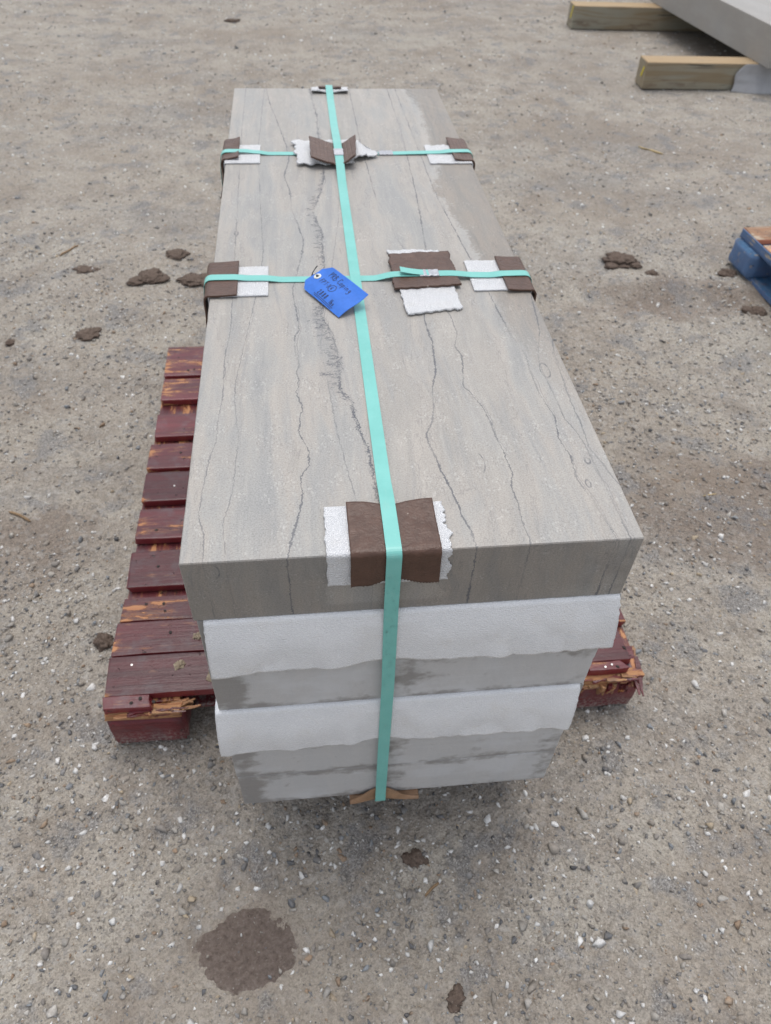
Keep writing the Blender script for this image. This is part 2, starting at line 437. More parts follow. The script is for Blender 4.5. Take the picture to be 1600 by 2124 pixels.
def mat_low_stone(name="limestone_sawn", damp=True):
    N = NT(name)
    P = N.pos()
    x, y, z = N.xyz(P)
    O = N.obj()
    ox, oy, oz = N.xyz(O)
    r = N.rnd()
    Q = N.vadd(P, N.vec(N.math('MULTIPLY', r, 7.0), 0.0, N.math('MULTIPLY', r, 3.0)))
    qx, qy, qz = N.xyz(Q)
    c, g, b1 = stone_base(N, Q, qx, qy, qz)
    c = N.mix(0.66, c, (0.58, 0.583, 0.592) if damp else (0.30, 0.285, 0.265))
    saw = N.noise(N.vmul(Q, (3, 3, 130)), 1.0, 2, 0.6)
    c = N.mix(N.ss(saw, 0.45, 0.7, 0, 0.25), c, (0.56, 0.565, 0.575) if damp else (0.34, 0.33, 0.31))
    cl = N.noise(N.vmul(Q, (7, 3, 11)), 1.0, 4, 0.6)
    c = N.mix(N.ss(cl, 0.48, 0.66, 0, 0.45), c, (0.62, 0.63, 0.65) if damp else (0.36, 0.35, 0.335))
    # thin upright seams
    wob = N.math('MULTIPLY', N.math('SUBTRACT', N.noise(Q, 34, 3, 0.6), 0.5), 0.010)
    vx = N.math('ADD', qx, wob)
    vd = N.voro(N.vec(vx, 0.37, 0.0), 11.0, 'F1')
    fd = N.ss(N.noise(Q, 18, 2), 0.35, 0.6, 0.05, 0.6)
    c = N.mix(N.math('MULTIPLY', N.math('LESS_THAN', vd, 0.010), fd), c, (0.19, 0.19, 0.20))
    if damp:
        # damp creeping in from the joints and the left corner
        n1 = N.math('SUBTRACT', N.noise(N.vmul(Q, (8, 1, 17)), 1.0, 4, 0.6), 0.5)
        n2 = N.math('SUBTRACT', N.noise(N.vmul(Q, (48, 1, 55)), 1.0, 3, 0.65), 0.5)
        edge = N.math('MAXIMUM', N.ss(oz, 0.022, 0.0, 0, 0.46), N.ss(oz, T - 0.030, T, 0, 0.44))
        corner = N.math('MAXIMUM', N.ss(x, 0.062, 0.020, 0, 0.60), N.ss(x, 0.445, 0.505, 0, 0.34))
        strapd = N.math('MULTIPLY', N.ss(x, 0.215, 0.232), N.ss(x, 0.285, 0.255, 0, 0.34))
        dm = N.math('MAXIMUM', N.math('MAXIMUM', edge, strapd), corner)
        dm = N.math('ADD', dm, N.math('ADD', N.math('MULTIPLY', n1, 1.9), N.math('MULTIPLY', n2, 0.8)))
        fl = N.noise(N.vmul(Q, (34, 1, 40)), 1.0, 3, 0.6)
        dm = N.math('MAXIMUM', N.ss(dm, 0.20, 0.58, 0, 0.86), N.math('MULTIPLY', N.ss(fl, 0.60, 0.70, 0, 0.55), N.ss(cl, 0.50, 0.40)))
        c = N.mix(dm, c, (0.50, 0.475, 0.45), 'MULTIPLY')
    N.set(Base_Color=c, Roughness=0.5, Normal=N.bump(N.math('ADD', g, N.math('MULTIPLY', saw, 0.6)), 0.2, 0.0006))
    N.b.inputs["Specular IOR Level"].default_value = 0.4
    return N.mat


def mat_foam(name="white_foam_pad", gain=1.0, rel=0.0018):
    N = NT(name)
    P = N.pos()
    cells = N.voro(P, 520)
    n = N.noise(P, 900, 3, 0.7)
    big = N.noise(P, 22, 3, 0.6)
    c = N.ramp(big, [(0.3, (0.70, 0.708, 0.72)), (0.55, (0.74, 0.745, 0.755)), (0.78, (0.70, 0.69, 0.675))])
    c = N.mix(N.ss(cells, 0.25, 0.6, 0, 0.30), c, (0.54, 0.55, 0.575))
    c = N.mix(1.0, c, (gain, gain, gain), 'MULTIPLY')
    tw = N.xyz(N.voro(P, 700, out="Color"))[0]
    c = N.mix(N.ss(tw, 0.90, 0.97, 0, 0.5), c, (0.93, 0.94, 0.96))       # sparkle painted into the colour as near-white cells
    h = N.math('ADD', N.math('MULTIPLY', cells, -1.4), N.math('MULTIPLY', n, 0.9))
    h = N.math('ADD', h, N.math('MULTIPLY', big, 0.6))
    N.set(Base_Color=c, Roughness=0.24, Normal=N.bump(h, 0.7, rel))
    N.b.inputs["Specular IOR Level"].default_value = 0.7
    N.b.inputs["Subsurface Weight"].default_value = 0.0
    N.b.inputs["Subsurface Radius"].default_value = (0.003, 0.003, 0.003)
    return N.mat


def mat_card(name, col, ribs=True, axis=0):
    N = NT(name)
    O = N.obj()
    n = N.noise(O, 60, 4, 0.6)
    f = N.noise(N.vmul(O, (900, 120, 900)), 1.0, 2, 0.6)
    c = N.ramp(n, [(0.3, tuple(k * 0.80 for k in col)), (0.7, tuple(k * 1.2 for k in col))])
    c = N.mix(N.ss(f, 0.55, 0.8, 0, 0.25), c, tuple(min(1, k * 1.6 + 0.02) for k in col))
    sp = N.xyz(N.voro(O, 160, out="Color"))[0]
    c = N.mix(N.math('MULTIPLY', N.math('GREATER_THAN', sp, 0.988), N.ss(N.voro(O, 160), 0.3, 0.1, 0, 0.7)), c, (0.45, 0.40, 0.34))
    xx = N.xyz(O)
    w = N.math('SINE', N.math('MULTIPLY', xx[axis], 2 * math.pi / 0.0078))
    h = N.math('ADD', N.math('MULTIPLY', n, 1.0), N.math('MULTIPLY', N.noise(N.vmul(O, (85, 110, 110)), 1, 4, 0.65, 0.6), 1.6))
    if ribs:
        h = N.math('ADD', h, N.math('MULTIPLY', N.ss(w, -1.0, -0.3, 0, 0.6), 1.0))
    N.set(Base_Color=c, Roughness=0.40, Normal=N.bump(h, 0.5, 0.0022))
    N.b.inputs["Specular IOR Level"].default_value = 0.45
    return N.mat


def mat_strap():
    N = NT("mint_strap")
    P = N.pos()
    n = N.noise(P, 30, 3, 0.6)
    f = N.noise(P, 420, 2, 0.6)
    c = N.ramp(n, [(0.3, (0.165, 0.485, 0.435)), (0.7, (0.195, 0.535, 0.485))])
    c = N.mix(N.ss(f, 0.60, 0.74, 0, 0.25), c, (0.34, 0.60, 0.55))
    sc_ = N.noise(N.vmul(P, (120, 22, 60)), 1.0, 3, 0.7)
    c = N.mix(N.ss(sc_, 0.58, 0.72, 0, 0.22), c, (0.30, 0.52, 0.47))
    N.set(Base_Color=c, Roughness=0.33, Normal=N.bump(f, 0.12, 0.0004))
    return N.mat


def mat_metal(name, col, rough=0.45):
    N = NT(name)
    P = N.pos()
    n = N.noise(P, 240, 3, 0.6)
    c = N.ramp(n, [(0.3, tuple(k * 0.75 for k in col)), (0.7, col)])
    N.set(Base_Color=c, Roughness=rough, Metallic=0.75, Normal=N.bump(n, 0.25, 0.0006))
    return N.mat


def mat_plain(name, col, rough=0.6, spec=0.4, var=0.12, scale=120, bump=0.0):
    N = NT(name)
    O = N.obj()
    n = N.noise(O, scale, 3, 0.6)
    c = N.ramp(n, [(0.3, tuple(k * (1 - var) for k in col)), (0.7, tuple(min(1, k * (1 + var)) for k in col))])
    N.set(Base_Color=c, Roughness=rough)
    if bump:
        N.set(Normal=N.bump(n, 0.6, bump))
    N.b.inputs["Specular IOR Level"].default_value = spec
    return N.mat


def mat_painted_wood(name, paint_a, paint_b, wood_a, wood_b, worn, rough=0.36, ends=True):
    """old paint over wood; local X is the grain"""
    N = NT(name)
    O = N.obj()
    x, y, z = N.xyz(O)
    r = N.rnd()
    Q = N.vadd(O, N.vec(N.math('MULTIPLY', r, 31.0), N.math('MULTIPLY', r, 17.0), N.math('MULTIPLY', r, 9.0)))
    gr = N.noise(N.vmul(Q, (7, 190, 190)), 1.0, 4, 0.65, 0.3)
    gl = N.noise(N.vmul(Q, (3, 34, 34)), 1.0, 4, 0.6)
    p = N.ramp(gl, [(0.28, paint_a), (0.72, paint_b)])
    p = N.mix(N.ss(gr, 0.52, 0.72, 0, 0.5), p, tuple(k * 0.45 for k in paint_a))
    dust = N.noise(Q, 23, 4, 0.6)
    p = N.mix(N.ss(dust, 0.48, 0.72, 0, 0.55), p, (0.105, 0.078, 0.088))
    tone = N.math('ADD', N.math('MULTIPLY', N.math('FRACT', N.math('MULTIPLY', r, 13.7)), 0.75), 0.68)
    p = N.mix(1.0, p, N.vec(tone, N.math('MULTIPLY', tone, 0.97), N.math('MULTIPLY', tone, 0.95)), 'MULTIPLY')
    w = N.ramp(gr, [(0.3, wood_a), (0.7, wood_b)])
    chip = N.noise(N.vmul(Q, (9, 48, 48)), 1.0, 4, 0.62)
    chip2 = N.noise(N.vmul(Q, (30, 120, 120)), 1.0, 3, 0.6)
    v = N.math('ADD', chip, N.math('MULTIPLY', N.math('SUBTRACT', chip2, 0.5), 0.35))
    r2 = N.math('FRACT', N.math('MULTIPLY', r, 7.31))
    v = N.math('ADD', v, N.math('MULTIPLY', N.math('SUBTRACT', r2, 0.62), 0.22))
    if ends:
        en = N.noise(N.vmul(Q, (20, 20, 20)), 1.0, 2, 0.5)
        e = N.math('MULTIPLY', N.ss(N.math('ABSOLUTE', x), 0.47, 0.512, 0, 0.20), N.ss(en, 0.45, 0.65))
        v = N.math('ADD', v, e)
    mk = N.ss(v, worn, worn + 0.025)
    # thin stain where the paint has rubbed through
    c = N.mix(N.ss(v, worn - 0.10, worn, 0, 0.55), p, N.mix(0.5, p, w))
    c = N.mix(mk, c, w)
    # fresher paint on the sawn edges
    if ends:
        nz_ = N.xyz(N.t.nodes.new("ShaderNodeNewGeometry").outputs["Normal"])[2]
        c = N.mix(N.math('MULTIPLY', N.math('LESS_THAN', N.math('ABSOLUTE', nz_), 0.6), N.math('SUBTRACT', 0.65, N.math('MULTIPLY', mk, 0.65))), c, tuple(min(1, k * f) for k, f in zip(paint_b, (1.7, 1.0, 1.0))))
    if not ends:                    # splashed with dust near the ground
        wz = N.xyz(N.pos())[2]
        dn = N.noise(N.pos(), 150, 4, 0.75)
        c = N.mix(N.math('MULTIPLY', N.ss(wz, 0.070, 0.0), N.ss(dn, 0.44, 0.60)), c, (0.30, 0.255, 0.235))
    sp = N.ss(N.noise(Q, 55, 3, 0.7), 0.66, 0.72, 0, 0.85)       # dark bruises and old nail holes
    c = N.mix(sp, c, (0.018, 0.014, 0.014))
    rr = N.math('ADD', N.math('MULTIPLY', mk, 0.25), rough)
    h = N.math('SUBTRACT', N.math('MULTIPLY', gr, 0.6), N.math('ADD', N.math('MULTIPLY', mk, 0.8), sp))
    N.set(Base_Color=c, Roughness=rr, Normal=N.bump(N.math('ADD', h, N.math('MULTIPLY', N.noise(Q, 160, 4, 0.7), 0.9 if not ends else 0.3)), 0.75, 0.0020))
    N.b.inputs["Specular IOR Level"].default_value = 0.45
    return N.mat


def mat_timber():
    N = NT("treated_timber")
    O = N.obj()
    x, y, z = N.xyz(O)
    r = N.rnd()
    Q = N.vadd(O, N.vec(N.math('MULTIPLY', r, 11.0), N.math('MULTIPLY', r, 5.0), N.math('MULTIPLY', r, 3.0)))
    rings = N.noise(N.vmul(Q, (0.9, 9, 9)), 1.0, 2, 0.5, 0.5)
    s = N.math('SINE', N.math('MULTIPLY', rings, 46.0))
    gr = N.noise(N.vmul(Q, (6, 130, 130)), 1.0, 4, 0.65)
    c = N.ramp(N.noise(Q, 3.5, 3, 0.5), [(0.35, (0.285, 0.240, 0.165)), (0.65, (0.290, 0.275, 0.215))])
    c = N.mix(N.ss(s, 0.2, 0.95, 0, 0.55), c, (0.235, 0.165, 0.085))
    c = N.mix(N.ss(gr, 0.5, 0.72, 0, 0.4), c, (0.20, 0.16, 0.11))
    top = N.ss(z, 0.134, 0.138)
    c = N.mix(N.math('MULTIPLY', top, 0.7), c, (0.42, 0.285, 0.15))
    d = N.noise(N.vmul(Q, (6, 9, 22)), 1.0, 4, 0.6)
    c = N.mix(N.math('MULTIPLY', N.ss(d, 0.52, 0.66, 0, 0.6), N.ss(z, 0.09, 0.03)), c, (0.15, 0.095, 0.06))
    ck = N.noise(N.vmul(Q, (2.2, 60, 60)), 1.0, 3, 0.6)
    c = N.mix(N.ss(ck, 0.64, 0.70, 0, 0.8), c, (0.06, 0.048, 0.036))      # drying checks
    N.set(Base_Color=c, Roughness=0.8, Normal=N.bump(gr, 0.5, 0.002))
    return N.mat


M = dict(
    dirt=mat_dirt(), gravel=mat_gravel(),
    soil=mat_soil("dark_soil", (0.078, 0.057, 0.045), (0.168, 0.128, 0.104)),
    mud=mat_soil("wet_mud", (0.118, 0.090, 0.075), (0.225, 0.183, 0.158), 0.0070, (0.093, 0.070)),  # darker tone in the hollows paints in the shade between lumps
    drymud=mat_soil("dried_mud", (0.22, 0.17, 0.12), (0.36, 0.30, 0.22)),
    top=mat_top_stone(), low=mat_low_stone(), farstone=mat_low_stone('limestone_weathered', False), foam=mat_foam(), flap=mat_foam('white_foam_sheet', 1.16, 0.0009),
    card=mat_card("brown_card", (0.084, 0.043, 0.029), False),
    cardribx=mat_card("brown_card_ribbed", (0.110, 0.062, 0.045), True, 0),
    cardriby=mat_card("brown_card_ribbed_long", (0.135, 0.076, 0.055), True, 1),
    kraft=mat_card("kraft_card", (0.30, 0.18, 0.105), False),
    strap=mat_strap(), seal=mat_metal("crimped_steel", (0.52, 0.53, 0.56)),
    nail=mat_metal("bright_nail", (0.75, 0.74, 0.72), 0.35),
    rust=mat_plain("rusty_nail", (0.030, 0.024, 0.022), 0.7, 0.3, 0.4, 300),
    tag=mat_plain("blue_card_tag", (0.034, 0.160, 0.600), 0.55, 0.35, 0.10, 60, 0.0006),
    ink=mat_plain("black_marker_ink", (0.010, 0.014, 0.045), 0.5, 0.4),
    eyelet=mat_plain("white_paper_ring", (0.70, 0.72, 0.68), 0.5, 0.4),
    wire=mat_plain("black_wire", (0.018, 0.018, 0.020), 0.4, 0.5),
    red=mat_painted_wood("red_painted_wood", (0.062, 0.019, 0.023), (0.132, 0.028, 0.034), (0.36, 0.135, 0.055), (0.50, 0.25, 0.11), 0.645, 0.25),
    redblock=mat_painted_wood("red_painted_block", (0.100, 0.017, 0.023), (0.190, 0.026, 0.034), (0.40, 0.15, 0.05), (0.55, 0.27, 0.11), 0.70, 0.42, False),
    rawwood=mat_painted_wood("splintered_wood", (0.22, 0.090, 0.045), (0.52, 0.30, 0.145), (0.60, 0.40, 0.21), (0.16, 0.045, 0.03), 0.58, 0.6, False),
    torn=mat_painted_wood("torn_red_wood", (0.085, 0.018, 0.022), (0.150, 0.030, 0.032), (0.30, 0.12, 0.055), (0.50, 0.28, 0.13), 0.50, 0.5, False),
    blue=mat_painted_wood("blue_painted_wood", (0.024, 0.072, 0.150), (0.058, 0.160, 0.310), (0.30, 0.27, 0.24), (0.42, 0.36, 0.29), 0.655, 0.5),
    bluetop=mat_painted_wood("worn_deck_wood", (0.36, 0.19, 0.10), (0.44, 0.26, 0.15), (0.38, 0.30, 0.22), (0.46, 0.38, 0.30), 0.60, 0.7),
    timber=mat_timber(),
    film=mat_plain("grey_plastic_film", (0.34, 0.34, 0.35), 0.45, 0.4, 0.10, 14),
    yellow=mat_plain("yellow_crayon", (0.75, 0.62, 0.03), 0.6, 0.3),
    twig=mat_plain("dry_wood_sliver", (0.25, 0.17, 0.10), 0.8, 0.2, 0.3, 200),
    straw=mat_plain("straw", (0.50, 0.38, 0.20), 0.7, 0.3, 0.2, 200),
)
_w = NT("water_drop")
_w.set(Base_Color=(1.0, 1.0, 1.0), Roughness=0.03)
_w.b.inputs["Transmission Weight"].default_value = 1.0
_w.b.inputs["IOR"].default_value = 1.33
M['water'] = _w.mat


# ------------------------------------------------------------------ object helpers
def link(name, me, mat=None, parent=None):
    o = bpy.data.objects.new(name, me)
    COL.objects.link(o)
    if mat is not None and me is not None and not me.materials:
        me.materials.append(mat)
    if parent is not None:
        o.parent = parent
    return o


def tag(o, label=None, cat=None, group=None, kind=None):
    if label: o["label"] = label
    if cat: o["category"] = cat
    if group: o["group"] = group
    if kind: o["kind"] = kind
    return o


def empty(name, loc=(0, 0, 0), rz=0.0):
    o = bpy.data.objects.new(name, None)
    o.empty_display_size = 0.05
    COL.objects.link(o)
    o.location = loc
    o.rotation_euler = (0, 0, rz)
    return o


def mesh(name, verts, faces, smooth=False):
    me = bpy.data.meshes.new(name)
    me.from_pydata([tuple(v) for v in verts], [], faces)
    me.update()
    if smooth:
        me.polygons.foreach_set("use_smooth", [True] * len(me.polygons))
    return me


def box_mesh(name, sx, sy, sz, bevel=0.002, seg=1, cuts=(0, 0), wob=0.0, seed=0):
    """box centred in x, y with its base at z = 0"""
    bm = bmesh.new()
    bmesh.ops.create_cube(bm, size=1.0)
    for v in bm.verts:
        v.co = Vector((v.co.x * sx, v.co.y * sy, (v.co.z + 0.5) * sz))
    if cuts[0]:
        es = [e for e in bm.edges if abs(e.verts[0].co.x - e.verts[1].co.x) > sx * 0.5]
        bmesh.ops.subdivide_edges(bm, edges=es, cuts=cuts[0], use_grid_fill=True)
    if bevel:
        bmesh.ops.bevel(bm, geom=[e for e in bm.edges if e.calc_face_angle(0) > 0.5], offset=bevel, segments=seg, affect='EDGES', profile=0.6)
    if wob:
        for v in bm.verts:
            q = v.co * 11 + Vector((seed * 3.7, seed * 1.9, 0))
            v.co += Vector((0.0 if abs(v.co.x) < sx * 0.48 else mnoise.noise(q * 6) * wob * 3, mnoise.noise(q) * wob, mnoise.noise(q + Vector((9, 9, 9))) * wob * 0.6))
    me = bpy.data.meshes.new(name)
    bm.to_mesh(me)
    bm.free()
    return me


def sheet(name, fn, nu, nv, thick, mat, parent=None, smooth=True, loc=None):
    """a bent sheet with real thickness; fn(u, v) -> world point; outer side on the left of du x dv"""
    g = [[Vector(fn(i / nu, j / nv)) for j in range(nv + 1)] for i in range(nu + 1)]
    vs_, fs = [], []
    def idx(i, j): return i * (nv + 1) + j
    nrm = {}
    for i in range(nu + 1):
        for j in range(nv + 1):
            du = g[min(i + 1, nu)][j] - g[max(i - 1, 0)][j]
            dv = g[i][min(j + 1, nv)] - g[i][max(j - 1, 0)]
            n = du.cross(dv)
            nrm[i, j] = n.normalized() if n.length > 1e-12 else Vector((0, 0, 1))
    base = Vector(loc) if loc is not None else Vector((0, 0, 0))
    for i in range(nu + 1):
        for j in range(nv + 1):
            vs_.append(g[i][j] - base)
    K = len(vs_)
    for i in range(nu + 1):
        for j in range(nv + 1):
            vs_.append(g[i][j] - nrm[i, j] * thick - base)
    for i in range(nu):
        for j in range(nv):
            a, b, c, d = idx(i, j), idx(i + 1, j), idx(i + 1, j + 1), idx(i, j + 1)
            fs.append((a, b, c, d))
            fs.append((K + d, K + c, K + b, K + a))
    for i in range(nu):
        a, b = idx(i, 0), idx(i + 1, 0)
        fs.append((b, a, K + a, K + b))
        a, b = idx(i, nv), idx(i + 1, nv)
        fs.append((a, b, K + b, K + a))
    for j in range(nv):
        a, b = idx(0, j), idx(0, j + 1)
        fs.append((a, b, K + b, K + a))
        a, b = idx(nu, j), idx(nu, j + 1)
        fs.append((b, a, K + a, K + b))
    me = mesh(name, vs_, fs, False)
    if smooth:
        n_main = 2 * nu * nv
        me.polygons.foreach_set("use_smooth", [k < n_main for k in range(len(me.polygons))])
    o = link(name, me, mat, parent)
    if loc is not None:
        o.location = base
    return o


def ribbon(name, pts, widths, normals, width, thick, mat, parent=None, closed=False):
    """flat strap along pts; widths = unit width directions, normals = outward directions"""
    vs_, fs = [], []
    n = len(pts)
    for p, w, k in zip(pts, widths, normals):
        p, w, k = Vector(p), Vector(w), Vector(k)
        for a, b in ((-1, 0), (1, 0), (1, 1), (-1, 1)):
            vs_.append(p + w * (a * width / 2) + k * (b * thick))
    rng = range(n) if closed else range(n - 1)
    for i in rng:
        j = (i + 1) % n
        for q in range(4):
            r = (q + 1) % 4
            fs.append((i * 4 + q, i * 4 + r, j * 4 + r, j * 4 + q))
    if not closed:
        fs.append((3, 2, 1, 0))
        fs.append(tuple((n - 1) * 4 + q for q in range(4)))
    me = mesh(name, vs_, fs)
    bm = bmesh.new(); bm.from_mesh(me); bmesh.ops.recalc_face_normals(bm, faces=bm.faces); bm.to_mesh(me); bm.free()
    return link(name, me, mat, parent)


def tube(name, pts, r, mat, parent=None, sides=6):
    vs_, fs = [], []
    pts = [Vector(p) for p in pts]
    for i, p in enumerate(pts):
        t = (pts[min(i + 1, len(pts) - 1)] - pts[max(i - 1, 0)]).normalized()
        a = t.orthogonal().normalized()
        b = t.cross(a)
        rr = r[i] if isinstance(r, (list, tuple)) else r
        for k in range(sides):
            an = 2 * math.pi * k / sides
            vs_.append(p + (a * math.cos(an) + b * math.sin(an)) * rr)
    for i in range(len(pts) - 1):
        for k in range(sides):
            l = (k + 1) % sides
            fs.append((i * sides + k, i * sides + l, (i + 1) * sides + l, (i + 1) * sides + k))
    fs.append(tuple(range(sides))[::-1])
    fs.append(tuple((len(pts) - 1) * sides + k for k in range(sides)))
    return link(name, mesh(name, vs_, fs, True), mat, parent)


# ------------------------------------------------------------------ ground
_TAB = {}


def vnoise(x, y, seed):
    if seed not in _TAB:
        _TAB[seed] = np.random.RandomState(seed).rand(256, 256) * 2 - 1
    tab = _TAB[seed]
    xi, yi = np.floor(x).astype(int), np.floor(y).astype(int)
    fx, fy = x - xi, y - yi
    fx, fy = fx * fx * (3 - 2 * fx), fy * fy * (3 - 2 * fy)
    a = tab[xi & 255, yi & 255]; b = tab[(xi + 1) & 255, yi & 255]
    c = tab[xi & 255, (yi + 1) & 255]; d = tab[(xi + 1) & 255, (yi + 1) & 255]
    return (a * (1 - fx) + b * fx) * (1 - fy) + (c * (1 - fx) + d * fx) * fy


def smooth01(t):
    t = np.clip(t, 0, 1)
    return t * t * (3 - 2 * t)


def ground_h(x, y):
    x = np.asarray(x, float); y = np.asarray(y, float)
    ca, sa = math.cos(0.5), math.sin(0.5)
    xr, yr = x * ca - y * sa, x * sa + y * ca
    h = 0.010 * vnoise(xr * 1.3, yr * 1.3, 1) + 0.005 * vnoise(xr * 4.1, yr * 4.1, 2) + 0.0030 * vnoise(xr * 11, yr * 11, 3)
    h += 0.0024 * vnoise(xr * 27, yr * 27, 4) + 0.0018 * vnoise(xr * 61, yr * 61, 5) + 0.0011 * vnoise(xr * 113, yr * 113, 6)
    # old wheel ruts crossing behind, to the right of the stack
    wob = 0.05 * vnoise(x * 1.7, y * 0.4, 7)
    gate = smooth01((x - 0.9) / 0.5)
    h += gate * (-0.020 * np.exp(-((y - 1.74 - wob) / 0.055) ** 2) + 0.014 * np.exp(-((y - 1.88 - wob) / 0.05) ** 2))
    gate2 = smooth01((-0.35 - x) / 0.3)
    h += gate2 * (-0.008 * np.exp(-((y - 1.35 - wob) / 0.08) ** 2) + 0.006 * np.exp(-((y - 1.55 - wob) / 0.06) ** 2))
    # level under the pallets and timbers
    def flat(x0, x1, y0, y1, mrg):
        dx = np.maximum(np.maximum(x0 - x, x - x1), 0); dy = np.maximum(np.maximum(y0 - y, y - y1), 0)
        return smooth01(np.hypot(dx, dy) / mrg)
    k = flat(-0.26, 0.77, 0.19, 1.41, 0.12) * flat(1.79, 2.9, 0.8, 2.06, 0.1) * flat(2.1, 4.2, 4.05, 4.3, 0.1) * flat(2.1, 4.2, 5.35, 5.6, 0.1)
    h = h * (0.35 + 0.65 * k)
    far = smooth01((np.hypot(x, y) - 12) / 10)
    return h - 0.003 + far * 0.0


def build_ground():
    def axis(a, b, step, growth_lo, growth_hi, lo, hi):
        core = list(np.arange(a, b, step))
        s, p, left = step, a, []
        while p > lo:
            s *= growth_lo; p -= s; left.append(p)
        s, p, rgt = step, core[-1], []
        while p < hi:
            s *= growth_hi; p += s; rgt.append(p)
        return np.array(left[::-1] + core + rgt)
    xs = axis(-0.85, 1.35, 0.0048, 1.05, 1.05, -90, 90)
    ys = axis(-0.45, 1.25, 0.0045, 1.09, 1.026, -30, 140)
    X, Y = np.meshgrid(xs, ys, indexing='ij')
    Z = ground_h(X, Y)
    nx, ny = X.shape
    co = np.stack([X, Y, Z], -1).reshape(-1, 3).astype(np.float32)
    i = np.arange(nx * ny).reshape(nx, ny)
    q = np.stack([i[:-1, :-1], i[1:, :-1], i[1:, 1:], i[:-1, 1:]], -1).reshape(-1, 4)
    me = bpy.data.meshes.new("ground")
    me.vertices.add(len(co)); me.vertices.foreach_set("co", co.ravel())
    me.loops.add(q.size); me.loops.foreach_set("vertex_index", q.ravel().astype(np.int32))
    me.polygons.add(len(q)); me.polygons.foreach_set("loop_start", np.arange(0, q.size, 4, dtype=np.int32))
    me.polygons.foreach_set("use_smooth", np.ones(len(q), bool))
    me.update(calc_edges=True)
    o = link("ground", me, M['dirt'])
    tag(o, kind="structure")


build_ground()


def stone_shapes(count, seed):
    rs = random.Random(seed)
    out = []
    for k in range(count):
        bm = bmesh.new()
        ax = (1.0, rs.uniform(0.6, 0.95), rs.uniform(0.42, 0.75))
        for _ in range(rs.choice((8, 9, 10))):
            v = Vector((rs.gauss(0, 1), rs.gauss(0, 1), rs.gauss(0, 1))).normalized() * rs.uniform(0.85, 1.05)
            bm.verts.new((v.x * ax[0], v.y * ax[1], v.z * ax[2]))
        r = bmesh.ops.convex_hull(bm, input=bm.verts)
        junk = [g for g in r["geom_interior"] if isinstance(g, bmesh.types.BMVert)]
        if junk:
            bmesh.ops.delete(bm, geom=junk, context='VERTS')
        bmesh.ops.triangulate(bm, faces=bm.faces)
        bm.verts.index_update()
        out.append((np.array([v.co[:] for v in bm.verts]), np.array([[v.index for v in f.verts] for f in bm.faces])))
        bm.free()
    return out


PAL = np.array([[.30, .27, .235], [.25, .23, .21], [.20, .195, .19], [.145, .148, .155], [.22, .235, .25], [.34, .32, .29], [.42, .40, .37], [.30, .22, .155], [.66, .655, .64], [.10, .10, .105], [.40, .33, .24]])
PW = np.array([.19, .13, .10, .075, .085, .14, .11, .045, .095, .015, .02])


